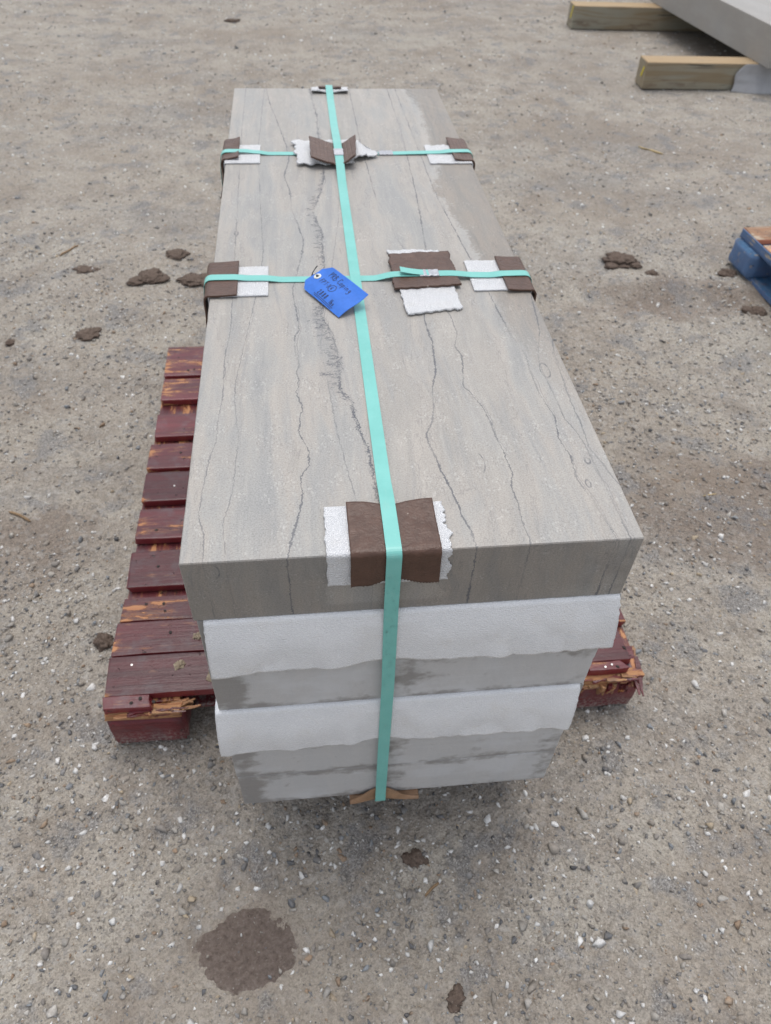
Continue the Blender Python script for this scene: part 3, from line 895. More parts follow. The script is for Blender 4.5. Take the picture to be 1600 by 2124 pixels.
def build_gravel(name, zones, seed):
    rng = np.random.RandomState(seed)
    shapes = stone_shapes(18, seed)
    xs, ys, rs_ = [], [], []
    for (x0, x1, y0, y1, dens, rmin, rmax, al, widen) in zones:
        n = int((x1 - x0) * (y1 - y0) * dens)
        x = rng.uniform(x0, x1, n); y = rng.uniform(y0, y1, n)
        u = rng.rand(n)
        r = (rmin ** -al + u * (rmax ** -al - rmin ** -al)) ** (-1 / al)
        # gravel gathers in patches
        d = 0.5 + 0.5 * vnoise(x * 2.3 + 5, y * 2.3, 21) + 0.35 * vnoise(x * 7, y * 7, 22)
        keep = rng.rand(n) < np.clip(0.30 + 0.75 * d, 0.12, 1.0)
        dx, dy = x - 0.0, y + 0.175                       # not in the mud
        keep &= ((dx / 0.090) ** 2 + (dy / 0.068) ** 2 > 1) | ((rng.rand(n) < 0.10) & (r < 0.005))
        keep &= ~((x > -0.24) & (x < 0.75) & (y > 0.21) & (y < 1.38))
        xs.append(x[keep]); ys.append(y[keep]); rs_.append(r[keep])
    x, y, r = np.concatenate(xs), np.concatenate(ys), np.concatenate(rs_)
    n = len(x)
    z = ground_h(x, y) + r * rng.uniform(-0.12, 0.32, n)
    inm = (x / 0.086) ** 2 + ((y + 0.178) / 0.064) ** 2 < 1
    z = z + inm * 0.0075
    var = rng.randint(0, len(shapes), n)
    ci = rng.choice(len(PAL), n, p=PW / PW.sum())
    farness = np.clip((y - 0.8) / 2.5, 0, 1)
    z = z - r * 0.30 * farness                              # trodden in deeper where trucks run
    sw = rng.rand(n)
    chip = (r > 0.005) & (y < 0.8) & (sw > 0.86 + 0.08 * vnoise(x * 3, y * 3, 23))
    ci = np.where(chip, 8, ci)                              # pale limestone chips
    ci = np.where(((ci == 3) | (ci == 9)) & (sw < farness * 0.8), 5, ci)
    ci = np.where((ci <= 2) & (sw < farness * 0.30), 8, ci)
    colr = PAL[ci] * rng.uniform(0.82, 1.18, (n, 1))
    yaw = rng.uniform(0, 6.283, n); tx = rng.normal(0, 0.25, n); ty = rng.normal(0, 0.25, n)
    V, F, Cc, off = [], [], [], 0
    for k, (sv, sf) in enumerate(shapes):
        s = np.where(var == k)[0]
        if not len(s):
            continue
        p = sv[None] * r[s, None, None]
        c, si = np.cos(tx[s])[:, None], np.sin(tx[s])[:, None]
        py, pz = p[..., 1] * c - p[..., 2] * si, p[..., 1] * si + p[..., 2] * c
        px_ = p[..., 0]
        c, si = np.cos(ty[s])[:, None], np.sin(ty[s])[:, None]
        px2, pz = px_ * c + pz * si, -px_ * si + pz * c
        c, si = np.cos(yaw[s])[:, None], np.sin(yaw[s])[:, None]
        q = np.stack([px2 * c - py * si + x[s, None], px2 * si + py * c + y[s, None], pz + z[s, None]], -1)
        nv = len(sv)
        V.append(q.reshape(-1, 3))
        F.append((sf[None] + (np.arange(len(s)) * nv)[:, None, None]).reshape(-1, 3) + off)
        Cc.append(np.repeat(colr[s], nv, 0))
        off += len(s) * nv
    V, F, Cc = np.concatenate(V).astype(np.float32), np.concatenate(F).astype(np.int32), np.concatenate(Cc)
    me = bpy.data.meshes.new(name)
    me.vertices.add(len(V)); me.vertices.foreach_set("co", V.ravel())
    me.loops.add(F.size); me.loops.foreach_set("vertex_index", F.ravel())
    me.polygons.add(len(F)); me.polygons.foreach_set("loop_start", np.arange(0, F.size, 3, dtype=np.int32))
    me.update(calc_edges=True)
    at = me.attributes.new("col", 'FLOAT_COLOR', 'POINT')
    at.data.foreach_set("color", np.concatenate([Cc, np.ones((len(Cc), 1))], 1).astype(np.float32).ravel())
    o = link(name, me, M['gravel'])
    print(name, n, "stones", len(F), "tris")
    return tag(o, "loose grey, tan and white gravel chips strewn over the packed dirt yard", None, None, "stuff")


build_gravel("gravel", [
    (-0.75, 1.35, -0.42, 0.75, 17000, 0.0017, 0.0080, 1.9, 0),
    (-0.75, 1.35, -0.42, 0.75, 2300, 0.0040, 0.0130, 2.2, 0),
    (-0.75, 1.35, -0.42, 0.95, 110, 0.0095, 0.0165, 2.0, 0),
    (-1.15, 1.95, 0.75, 2.30, 6500, 0.0028, 0.0110, 2.0, 0),
    (-1.15, 1.95, 0.75, 2.30, 500, 0.0060, 0.0140, 2.4, 0),
    (-1.90, 3.40, 2.30, 4.20, 1800, 0.0042, 0.0160, 2.2, 0),
    (-2.60, 4.80, 4.20, 7.00, 600, 0.0060, 0.0200, 2.4, 0),
], 5)


# ------------------------------------------------------------------ clods, mud, slivers
def clod(label, x, y, size, seed, flat=0.55, parts=3, elong=1.0, rz=0.0):
    rs = random.Random(seed)
    bm = bmesh.new()
    for k in range(parts):
        r = size * (0.46 if k == 0 else rs.uniform(0.10, 0.34))
        cx = 0 if k == 0 else rs.uniform(-0.50, 0.50) * size * elong
        cy = 0 if k == 0 else rs.uniform(-0.45, 0.45) * size
        ret = bmesh.ops.create_icosphere(bm, subdivisions=4 if k == 0 else 3, radius=1.0)
        for v in ret["verts"]:
            d = v.co.normalized()
            q = d * 1.7 + Vector((seed * 1.3 + k, k * 5.1, seed))
            f = 1 + 0.42 * mnoise.noise(q) + 0.26 * mnoise.noise(q * 2.7) + 0.20 * mnoise.noise(q * 6.1) + 0.14 * mnoise.noise(q * 14)
            v.co = Vector((d.x * f * r * elong + cx, d.y * f * r + cy, max(d.z * f * flat * 0.62, -0.25) * r))
    me = bpy.data.meshes.new("soil_clod")
    bm.to_mesh(me); bm.free()
    me.polygons.foreach_set("use_smooth", [True] * len(me.polygons))
    o = link("soil_clod", me, M['soil'])
    o.location = (x, y, float(ground_h(x, y)) + size * 0.04)
    o.rotation_euler = (0, 0, rz)
    return tag(o, label, "soil clod", "clods of dark soil dropped on the yard")


clod("wide crumbled dark soil clod left of the stack, middle of the three there", -0.40, 1.995, 0.095, 1, 0.42, 6, 1.1, 0.5)
clod("flat dark soil clod touching the slab stack's left edge by the nearer cardboard", -0.245, 1.975, 0.082, 2, 0.35, 7, 1.2, 0.2)
clod("brown soil clod farthest back of the group left of the stack", -0.325, 2.165, 0.070, 3, 0.32, 8, 1.2, 0.1)
clod("dark pointed soil clod lying behind the red pallet, far left", -0.561, 1.645, 0.062, 4, 0.55, 5, 1.2, 0.4)
clod("small upright dark clod at the very left edge of the photo", -0.795, 1.615, 0.036, 5, 0.85, 1, 0.8, 0.0)
clod("thin flat brown soil patch alone left of the three clods", -0.633, 2.065, 0.058, 6, 0.28, 6, 1.3, 0.0)
clod("large crumbly soil clod in the open to the right of the stack", 1.375, 2.05, 0.105, 7, 0.50, 12, 1.2, 0.0)
clod("small round clod just in front of the large crumbly one", 1.452, 1.942, 0.045, 8, 0.7, 2, 1.0, 0.0)
clod("dark clod against the blue pallet's far corner", 1.765, 1.945, 0.060, 9, 0.6, 7, 1.0, 0.3)
clod("dark clod lying along the blue pallet's near left side", 1.755, 1.675, 0.065, 10, 0.6, 7, 1.0, 0.3)
clod("round brown clod beside the red pallet's left side", -0.322, 0.440, 0.046, 11, 0.9, 4, 0.9, 0.6)
clod("dark damp clod on the ground in front of the stack", 0.291, -0.064, 0.032, 12, 0.60, 9, 0.9, 0.6)
clod("small brown clod at the bottom edge of the photo", 0.325, -0.278, 0.026, 13, 0.55, 9, 1.1, 0.6)
clod("thin dark clod far back near the top of the photo", -0.246, 5.55, 0.085, 14, 0.35, 2, 1.3, 0.0)


def mud_patch():
    cx, cy, a, b = 0.000, -0.178, 0.093, 0.070
    nr, na = 34, 120
    vs_, fs = [], []
    c0 = float(ground_h(cx, cy))
    for i in range(nr + 1):
        for k in range(na):
            an = 2 * math.pi * k / na
            q = Vector((math.cos(an) * 1.2, math.sin(an) * 1.2, 3.3))
            R = 1 + 0.06 * mnoise.noise(q) + 0.035 * mnoise.noise(q * 3) + 0.03 * mnoise.noise(q * 9) + 0.02 * mnoise.noise(q * 21)
            t = (i / nr) * R
            x, y = cx + a * t * math.cos(an), cy + b * t * math.sin(an)
            w = Vector((x * 55, y * 55, 0))
            prof = (1 - (i / nr) ** 3.5)
            hh = 0.0068 * prof - 0.0004 + prof * (0.0030 * mnoise.noise(w) + 0.0075 * max(0, mnoise.noise(w * 2.3) - 0.22) + 0.0012 * mnoise.noise(w * 6) + 0.0007 * mnoise.noise(w * 13))
            if i == nr:
                hh = -0.004
            vs_.append((x - cx, y - cy, (float(ground_h(x, y)) * 0.4 + c0 * 0.6) + hh))
    for i in range(nr):
        for k in range(na):
            l = (k + 1) % na
            fs.append((i * na + k, (i + 1) * na + k, (i + 1) * na + l, i * na + l))
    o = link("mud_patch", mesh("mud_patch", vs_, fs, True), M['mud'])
    o.location = (cx, cy, 0)
    tag(o, "smooth brown patch of wet mud spread on the gravel in front", "mud patch")


mud_patch()


def sliver(label, a, b, r, mat, bend=0.1):
    a, b = Vector((*a, 0)), Vector((*b, 0))
    side = Vector((-(b - a).y, (b - a).x, 0)) * bend
    pts = []
    for k in range(7):
        t = k / 6
        p = a.lerp(b, t) + side * math.sin(t * math.pi)
        p.z = float(ground_h(p.x, p.y)) + r * 1.0
        pts.append(p)
    o = tube("wood_sliver", [p - pts[0] for p in pts], [r * (0.6 if k in (0, 6) else 1.0) for k in range(7)], mat, None, 5)
    o.location = pts[0]
    tag(o, label, "wood sliver", "wood slivers lying about the yard")


sliver("brown wood sliver on bare dirt at the left edge", (-0.612, 0.846), (-0.553, 0.808), 0.0035, M['twig'], 0.03)
sliver("short dark twig on gravel below the dark damp clod", (0.298, -0.127), (0.326, -0.107), 0.0026, M['twig'], 0.05)
sliver("pale straw on the brown damp ground right of the stack", (1.177, 0.783), (1.212, 0.784), 0.0016, M['straw'], 0.02)
sliver("orange wood sliver on open ground below the nearer timber", (1.857, 3.228), (1.948, 3.132), 0.0045, M['straw'], 0.05)
sliver("thin brown stick far left behind the soil clods", (-0.745, 2.17), (-0.695, 2.255), 0.0035, M['twig'], 0.04)


# ------------------------------------------------------------------ red block pallet
def block_mesh(name, sx, sy, sz, seed, r=0.02):
    """a pallet block: worn, rounded at the lower corners"""
    bm = bmesh.new()
    bmesh.ops.create_cube(bm, size=1.0)
    for v in bm.verts:
        v.co = Vector((v.co.x * sx, v.co.y * sy, (v.co.z + 0.5) * sz))
    low = [e for e in bm.edges if all(v.co.z < 1e-6 for v in e.verts)]
    bmesh.ops.bevel(bm, geom=low, offset=r, segments=4, affect='EDGES', profile=0.5)
    bmesh.ops.bevel(bm, geom=[e for e in bm.edges if e.calc_face_angle(0) > 0.9], offset=0.005, segments=2, affect='EDGES')
    bmesh.ops.subdivide_edges(bm, edges=[e for e in bm.edges if e.calc_length() > 0.03], cuts=4, use_grid_fill=True)
    for v in bm.verts:
        q = v.co * 26 + Vector((seed * 3, seed, 0))
        v.co += Vector((mnoise.noise(q), mnoise.noise(q + Vector((5, 5, 5))), mnoise.noise(q + Vector((8, 3, 1))) * 0.5)) * 0.0028
    me = bpy.data.meshes.new(name)
    bm.to_mesh(me); bm.free()
    me.polygons.foreach_set("use_smooth", [True] * len(me.polygons))
    return me


def plank(parent, name, x0, x1, y0, y1, z0, h, mat, seed, bev=0.003, wob=0.0018, rot=0.0, jag=None, split=0.0):
    """board along X (or along Y with rot = 90 degrees); jag = (end, depth): a broken end"""
    lx, ly = (x1 - x0), (y1 - y0)
    if rot:
        lx, ly = ly, lx
    me = box_mesh(name, lx, ly, h, bev, 2, (16, 0), wob, seed)
    if jag:
        for v in me.vertices:
            e = jag[0] * v.co.x
            if e > lx * 0.5 - 0.02:
                v.co.x -= jag[0] * jag[1] * (0.5 + mnoise.noise(Vector((seed, v.co.y * 60, v.co.z * 70))))
    o = link(name, me, mat, parent)
    o.location = ((x0 + x1) / 2, (y0 + y1) / 2, z0)
    o.rotation_euler = (0, 0, rot)
    return o


def nail_set(pts, seed):
    bm = bmesh.new()
    bmesh.ops.create_cone(bm, cap_ends=True, segments=8, radius1=0.0034, radius2=0.0028, depth=0.0020)
    a = bpy.data.meshes.new("nail"); bm.to_mesh(a); bm.free()
    a.materials.append(M['rust'])
    b = a.copy(); b.transform(Matrix.Scale(0.72, 4)); b.materials.clear(); b.materials.append(M['nail'])
    rs = random.Random(seed)
    for (x, y, z, bright, parent) in pts:
        o = bpy.data.objects.new("nail", b if bright else a)
        COL.objects.link(o); o.parent = parent
        o.location = parent.matrix_basis.inverted() @ Vector((x, y, z))
        o.rotation_euler = (rs.uniform(-.15, .15), rs.uniform(-.15, .15), rs.uniform(0, 3))
        if not bright:
            o.scale = (rs.uniform(0.9, 1.7), rs.uniform(0.8, 1.2), 1.0)


def shard(parent, name, base, direction, length, width, thick, mat, seed):
    """a torn splinter of wood: tapered, jagged wedge"""
    rs = random.Random(seed)
    d = Vector(direction).normalized()
    up = Vector((0, 0, 1))
    s = d.cross(up)
    s = s.normalized() if s.length > 1e-3 else Vector((1, 0, 0))
    n = s.cross(d)
    vs_, fs = [], []
    K = 6
    for i in range(K + 1):
        t = i / K
        w = width * (1 - 0.75 * t ** 1.5) * rs.uniform(0.8, 1.15)
        h = thick * (1 - 0.55 * t) * rs.uniform(0.8, 1.15)
        c = d * length * t + s * rs.uniform(-.12, .12) * width + n * rs.uniform(-.1, .1) * thick
        for a, b in ((-.5, -.5), (.5, -.5), (.5, .5), (-.5, .5)):
            vs_.append(c + s * a * w + n * b * h)
    for i in range(K):
        for q in range(4):
            r = (q + 1) % 4
            fs.append((i * 4 + q, i * 4 + r, i * 4 + 4 + r, i * 4 + 4 + q))
    fs.append((3, 2, 1, 0)); fs.append(tuple(K * 4 + q for q in range(4)))
    o = link(name, mesh(name, vs_, fs), mat, parent)
    o.location = base
    return o


def red_pallet():
    t = empty("wooden_pallet", (0, 0, 0))
    tag(t, "worn red painted wooden pallet with broken boards under the slab stack", "pallet")
    XL, XR = -0.252, 0.765
    zt = ZP - 0.0012
    # top deck, back to front: (y0, y1, left end, right end)
    decks = []
    boards = [(1.212, 1.352, -0.250, 0.762), (1.103, 1.199, -0.246, 0.765), (0.956, 1.044, -0.248, 0.764), (0.836, 0.926, -0.252, 0.766),
              (0.727, 0.825, -0.250, 0.765), (0.607, 0.699, -0.252, 0.767), (0.476, 0.574, -0.252, 0.766), (0.388, 0.447, -0.255, 0.765),
              (0.3105, 0.3865, -0.255, 0.768), (0.222, 0.306, -0.257, 0.752)]
    for k, (y0, y1, a, b) in enumerate(boards):
        o = plank(t, "plank", a, b, y0, y1, zt - 0.019 - (0.0012 if k % 3 == 1 else 0), 0.019, M['red'], k + 1, 0.0035 if k < 7 else 0.002, 0.0016,
                  jag=(1, 0.012) if k in (8, 9) else ((-1, 0.008) if k in (6, 7) else None))
        o.rotation_euler = (random.Random(k).uniform(-.008, .008), 0, random.Random(k + 50).uniform(-.003, .003))
        decks.append(o)
    # stringer boards along Y under the deck
    for xc, w in ((-0.186, 0.128), (0.256, 0.140), (0.700, 0.125)):
        plank(t, "stringer_board", xc - w / 2, xc + w / 2, 0.215, 1.350, zt - 0.0365, 0.016, M['red'], 30 + int(xc * 10), 0.002, 0.0012, math.pi / 2)
    # blocks
    zb, hb = 0.014, 0.084
    for yi, (yc, ly) in enumerate(((0.262, 0.140), (0.79, 0.140), (1.285, 0.130))):
        for xi, (xc, lx) in enumerate(((-0.188, 0.140), (0.256, 0.140), (0.698, 0.138))):
            zz, hh, rr = (0.0, 0.098, 0.016) if yi == 0 else (zb, hb, 0.006)
            o = link("block", block_mesh("block", lx, ly, hh, xi + 3 * yi, rr), M['redblock'], t)
            o.location = (xc, yc, zz - (0.002 if yi == 0 else 0))
    # bottom boards
    for yc in (0.79, 1.285):
        plank(t, "bottom_board", XL + 0.005, XR - 0.005, yc - 0.05, yc + 0.05, -0.003, 0.0165, M['redblock'], 40 + int(yc * 10))
    for xc in (-0.188, 0.256, 0.698):
        plank(t, "bottom_board", xc - 0.05, xc + 0.05, 0.336, 1.230, -0.004, 0.0155, M['redblock'], 60 + int(xc * 10), rot=math.pi / 2)
    plank(t, "bottom_board", -0.115, 0.625, 0.262, 0.330, 0.000, 0.015, M['redblock'], 71)
    # torn remains of the lead board, still nailed to the front blocks
    rs = random.Random(17)
    o = plank(t, "plank_fragment", -0.256, -0.150, 0.197, 0.2216, zt - 0.0190, 0.0185, M['red'], 81, 0.0012, 0.0022, jag=(1, 0.035))
    fragl = o
    o["label"] = "torn strip of the lead board nailed to the left block"
    for nm, xa, xb in (("stringer_end", -0.259, -0.119), ("stringer_end", 0.632, 0.766)):
        plank(t, nm, xa, xb, 0.1925, 0.2140, 0.0965, 0.0182, M['torn'], 95 + int(xa * 10), 0.002, 0.0035)
    for k in range(26):                                   # torn grain along the left front edge
        bx = rs.uniform(-0.255, -0.150)
        zz = rs.uniform(0.098, 0.120)
        shard(t, "splinter", (bx, rs.uniform(0.192, 0.202), zz), (1, rs.uniform(-0.10, 0.10), rs.uniform(-0.10, 0.10)), rs.uniform(0.020, 0.062), rs.uniform(0.004, 0.011), rs.uniform(0.0025, 0.006), M['rawwood'] if rs.random() < 0.62 else M['red'], 90 + k)
    for k in range(8):                                    # long peel reaching right over the block
        bx = rs.uniform(-0.165, -0.135)
        shard(t, "splinter", (bx, rs.uniform(0.196, 0.210), rs.uniform(0.098, 0.112)), (1, rs.uniform(0.05, 0.35), rs.uniform(0.0, 0.25)), rs.uniform(0.030, 0.058), rs.uniform(0.008, 0.016), rs.uniform(0.003, 0.006), M['rawwood'], 130 + k)
    o = plank(t, "plank_fragment", 0.652, 0.742, 0.203, 0.2214, zt - 0.0195, 0.0185, M['red'], 82, 0.0012, 0.0022, jag=(1, 0.025))
    fragr = o
    o["label"] = "split end of the lead board on the right block"
    for k in range(24):
        bx = rs.uniform(0.640, 0.722)
        shard(t, "splinter", (bx, rs.uniform(0.190, 0.202), rs.uniform(0.092, 0.118)), (1, rs.uniform(-0.12, 0.10), rs.uniform(-0.18, 0.10)), rs.uniform(0.018, 0.050), rs.uniform(0.005, 0.012), rs.uniform(0.003, 0.007), M['rawwood'] if rs.random() < 0.6 else M['red'], 150 + k)
    for k in range(10):
        bx = rs.uniform(0.645, 0.748)
        shard(t, "splinter", (bx, rs.uniform(0.188, 0.192), rs.uniform(0.092, 0.102)), (rs.uniform(-0.4, 0.4), -0.10, -1), rs.uniform(0.020, 0.042), rs.uniform(0.008, 0.018), rs.uniform(0.004, 0.008), M['rawwood'] if k % 2 else M['redblock'], 180 + k)
    for k in range(9):                                    # the board end split off along the right side
        shard(t, "splinter", (rs.uniform(0.750, 0.768), rs.uniform(0.225, 0.275), rs.uniform(0.100, 0.124)), (rs.uniform(-0.10, 0.02), -1, rs.uniform(-0.30, -0.05)), rs.uniform(0.045, 0.085), rs.uniform(0.006, 0.013), rs.uniform(0.004, 0.010), M['rawwood'] if k % 3 == 0 else M['red'], 200 + k)
    # nails, driven in pairs over the stringer boards
    pts, rs = [], random.Random(4)
    for k, (y0, y1, a, b) in enumerate(boards):
        for side in (-1, 1):
            for j in range(4 if k > 6 else 3):
                x = (rs.uniform(-0.215, -0.02) if side < 0 else rs.uniform(0.66, 0.75))
                pts.append((x, rs.uniform(y0 + 0.015, y1 - 0.015), decks[k].location.z + 0.0190, rs.random() < 0.14, decks[k]))
    pts += [(-0.205, 0.206, zt + 0.0005, False, fragl), (-0.165, 0.205, zt + 0.0005, False, fragl), (-0.19, 0.214, zt, False, fragl), (0.702, 0.212, zt + 0.0005, True, fragr), (0.688, 0.208, zt, True, fragr), (0.712, 0.207, zt, False, fragr)]
    nail_set(pts, 6)
    # dried mud caked on the front boards
    for k, (x, y, s) in enumerate([(-0.052, 0.252, 0.024), (-0.065, 0.372, 0.026), (-0.030, 0.345, 0.030), (-0.095, 0.343, 0.012), (-0.125, 0.279, 0.014), (-0.07, 0.415, 0.014)]):
        bm = bmesh.new()
        bmesh.ops.create_icosphere(bm, subdivisions=3, radius=1.0)
        for v in bm.verts:
            d = v.co.normalized()
            q = d * 2.2 + Vector((k * 4.0, 1, 2))
            f = 1 + 0.5 * mnoise.noise(q) + 0.3 * mnoise.noise(q * 3)
            v.co = Vector((d.x * f * s * 0.85, d.y * f * s * 0.70, max(0, d.z) * f * 0.0060))
        me = bpy.data.meshes.new("dried_mud"); bm.to_mesh(me); bm.free()
        o = link("dried_mud", me, M['drymud'], t)
        o.location = (x, y, zt - 0.0008)
        o.rotation_euler = (0, 0, k)


red_pallet()

def slab_mesh(name, sx, sy, sz, seed, bevel=0.0012, chip=0.0024):
    """sawn slab whose arrises are slightly nicked"""
    bm = bmesh.new()
    bmesh.ops.create_cube(bm, size=1.0)
    for v in bm.verts:
        v.co = Vector((v.co.x * sx, v.co.y * sy, (v.co.z + 0.5) * sz))
    edges = [e for e in bm.edges]
    bmesh.ops.bevel(bm, geom=edges, offset=bevel, segments=1, affect='EDGES')
    # split the long bevel strips and nick them
    long_e = [e for e in bm.edges if e.calc_length() > sz * 0.5]
    bmesh.ops.subdivide_edges(bm, edges=[e for e in long_e if e.calc_length() > sx * 0.9], cuts=90)
    bmesh.ops.subdivide_edges(bm, edges=[e for e in bm.edges if sz * 0.5 < e.calc_length() < sz * 1.2 and abs(e.verts[0].co.z - e.verts[1].co.z) > sz * 0.5], cuts=14)
    cen = Vector((0, 0, sz / 2))
    for v in bm.verts:
        q = v.co + Vector((seed * 1.7, seed * 0.9, seed * 0.3))
        a = max(0.0, mnoise.noise(q * 85) - 0.42) * chip + max(0.0, mnoise.noise(q * 31 + Vector((3, 3, 3))) - 0.55) * chip * 1.2
        a += 0.00018 * mnoise.noise(q * 200)
        d = Vector((math.copysign(1, v.co.x) if abs(v.co.x) > sx / 2 - bevel * 1.5 else 0, math.copysign(1, v.co.y) if abs(v.co.y) > sy / 2 - bevel * 1.5 else 0, math.copysign(1, v.co.z - sz / 2) if abs(v.co.z - sz / 2) > sz / 2 - bevel * 1.5 else 0))
        if sum(abs(k) for k in d) < 2.5:
            v.co -= d * a
    bmesh.ops.triangulate(bm, faces=[f for f in bm.faces if len(f.verts) > 4])
    me = bpy.data.meshes.new(name)
    bm.to_mesh(me); bm.free()
    return me


# ------------------------------------------------------------------ the six slabs
FOAM_T = 0.0032
slab_z = []
z = ZT
gaps = [0.0, FOAM_T, 0.0010, FOAM_T, 0.0010, 0.0014]
for k in range(6):
    z -= gaps[k]
    slab_z.append((z - T, z))
    z -= T
slab_labels = [
    "topmost grey limestone slab with dark jagged veins and damp right margin",
    "second slab from the top, its upper front hidden by the upper foam flap",
    "third slab from the top, light grey front just above the lower foam flap",
    "fourth slab from the top, its front mostly behind the lower foam flap",
    "fifth slab from the top, grey front just below the lower foam flap",
    "lowest limestone slab, blotchy damp front edge overhanging the ground",
]
offs = [(0, 0), (0.0030, 0.0015), (0.0022, 0.0008), (0.0040, 0.0012), (0.0030, 0.0006), (0.0042, 0.0010)]
for k in range(6):
    me = slab_mesh("stone_slab", W, L, T, k + 1)
    o = link("stone_slab", me, M['top'] if k == 0 else M['low'])
    o.location = (W / 2 + offs[k][0], L / 2 + offs[k][1], slab_z[k][0])
    tag(o, slab_labels[k], "stone slab", "limestone slabs strapped in one stack")
print("stack bottom", slab_z[-1][0])
ZB = slab_z[-1][0]


# ------------------------------------------------------------------ foam sheets with flaps over the front
def fold_path(s, y_in, r, drop, bulge):
    """arc-length path of a sheet coming out of a joint and hanging down: returns (y, dz)"""
    if s < y_in:
        return y_in - s, 0.0
    s -= y_in
    q = r * math.pi / 2
    if s < q:
        a = s / r
        return -r * math.sin(a), -(r - r * math.cos(a))
    s -= q
    t = s / drop
    return -r - bulge * math.sin(min(1.0, t * 1.7) * math.pi * 0.5), -r - s


def foam_sheet(label, zj, x0t, x1t, x0b, x1b, drop, seed, xpinch):
    y_in, r = 0.10, 0.0042
    total = y_in + r * math.pi / 2 + drop
    def fn(u, v):
        s = v * total
        end = 0.0
        q = Vector((u * 9, seed, 0))
        ds = (mnoise.noise(q) * 0.0035 + mnoise.noise(q * 3.1) * 0.0012 + 0.006 * max(0, 1 - u * 9))
        s2 = s * (1 + (ds / total) * (v ** 6))
        y, dz = fold_path(s2, y_in, r, drop, 0.0080)
        h = max(0.0, (s2 - y_in) / (total - y_in))
        e = mnoise.noise(Vector((v * 30, seed + 4, 0))) * 0.0009
        xa, xb = x0t + (x0b - x0t) * h + e, x1t + (x1b - x1t) * h - e * 2
        x = xa + (xb - xa) * u
        w = h * (0.0060 * mnoise.noise(Vector((x * 15, h * 1.0, seed))) + 0.0030 * mnoise.noise(Vector((x * 46, h * 0.5, seed))))
        pinch = math.exp(-(max(0.0, abs(x - xpinch) - 0.010) / 0.026) ** 2)
        if h > 0:
            y = y - abs(w) * 1.3 - h * 0.001
            y = y * (1 - pinch) + max(y, -0.0080) * pinch
        return (x, y, zj + dz)
    o = sheet("foam_sheet", lambda u, v: fn(1 - u, v), 120, 60, 0.0026, M['flap'], loc=(0.25, 0, zj))
    return tag(o, label, "foam sheet", "foam sheets hanging out of the slab joints")


foam_sheet("upper white foam sheet, its wide flap hanging over the front below the top slab", slab_z[0][0] - 0.0003, 0.011, 0.5065, 0.008, 0.518, 0.0915, 1, 0.2275)
foam_sheet("lower white foam sheet, narrower flap hanging between third and fifth slab", slab_z[2][0] - 0.0003, -0.003, 0.5050, -0.007, 0.504, 0.0945, 2, 0.2285)


# ------------------------------------------------------------------ foam pads and cardboard protectors
def over_edge(axis, side, edge, a_top, a_drop, lift, r):
    """returns f(s): position across the edge: s in 0..1 from the inner end on top to the lower end"""
    def f(s):
        q = r * math.pi / 2
        tot = a_top + q + a_drop
        d = s * tot
        if d < a_top:
            return (-(a_top - d), lift)
        d -= a_top
        if d < q:
            an = d / r
            return (r * math.sin(an), lift - r + r * math.cos(an))
        d -= q
        return (r, lift - r - d)
    return f


def pad_over(name, cat, label, group, edge, c0, c1, a_top, a_drop, lift, r, thick, mat, seed, bow=0.0, pinch_at=None, wr=0.001, tear=0.0, flare=0.0, nu=36, nv=44, zig=0.0, skew=0.0):
    """edge: 'front' (y = 0), 'left' (x = 0), 'right' (x = W), 'back' (y = L); c0..c1 along the edge"""
    f = over_edge(None, None, None, a_top, a_drop, lift, r)
    def fn(u, v):
        s = v
        c = c0 + (c1 - c0) * u
        p = math.exp(-(((u - (pinch_at if pinch_at is not None else 0.5)) / 0.22) ** 2))
        ext = 1.0 - bow * p
        s = 0.5 + (s - 0.5) * ext if bow else s
        out, dz = f(min(max(s, 0), 1))
        n1 = mnoise.noise(Vector((u * 3, v * 5, seed)))
        n2 = mnoise.noise(Vector((u * 11, v * 14, seed + 3)))
        lft = wr * (n1 + 0.5 * n2) * (1 - 0.8 * p)
        if tear:
            k = tear * (mnoise.noise(Vector((v * 9, seed + 8, 0))) + 0.6 * mnoise.noise(Vector((v * 31, seed, 2))))
            c += k * (u ** 8) - 0.3 * k * ((1 - u) ** 8)
        c += skew * (v - 0.5) * (c1 - c0)
        if zig and v > 0.985:
            dz += zig * (1 if int(u * nu) % 2 else -1)
        curl = flare * (max(0.0, v - 0.62) / 0.38) ** 1.5 * (1 - p)
        tl = flare * 0.5 * (max(0.0, 0.25 - v) / 0.25) ** 2 * (1 - p)
        topside = 1.0 if dz > lift - r * 0.4 else 0.0
        o_ = out + curl + (0 if topside else lft)
        d_ = dz + (lft + wr if topside else 0) + tl
        if edge == 'front':
            return (c, -o_, ZT + d_)
        if edge == 'back':
            return (c, L + o_, ZT + d_)
        if edge == 'left':
            return (-o_, c, ZT + d_)
        return (W + o_, c, ZT + d_)
    fl = fn
    if edge in ('back', 'left'):
        fl = lambda u, v: fn(1 - u, v)
    if edge == 'front':
        fl = fn
    cx = {'front': ((c0 + c1) / 2, 0, ZT), 'back': ((c0 + c1) / 2, L, ZT), 'left': (0, (c0 + c1) / 2, ZT), 'right': (W, (c0 + c1) / 2, ZT)}[edge]
    o = sheet(name, (lambda u, v: fl(1 - u, v)), nu, nv, thick, mat, loc=cx)
    # make sure the outer side faces out
    bm = bmesh.new(); bm.from_mesh(o.data); bmesh.ops.recalc_face_normals(bm, faces=bm.faces); bm.to_mesh(o.data); bm.free()
    return tag(o, label, cat, group)


GF, GC = "foam pads under the straps", "cardboard protectors under the straps"
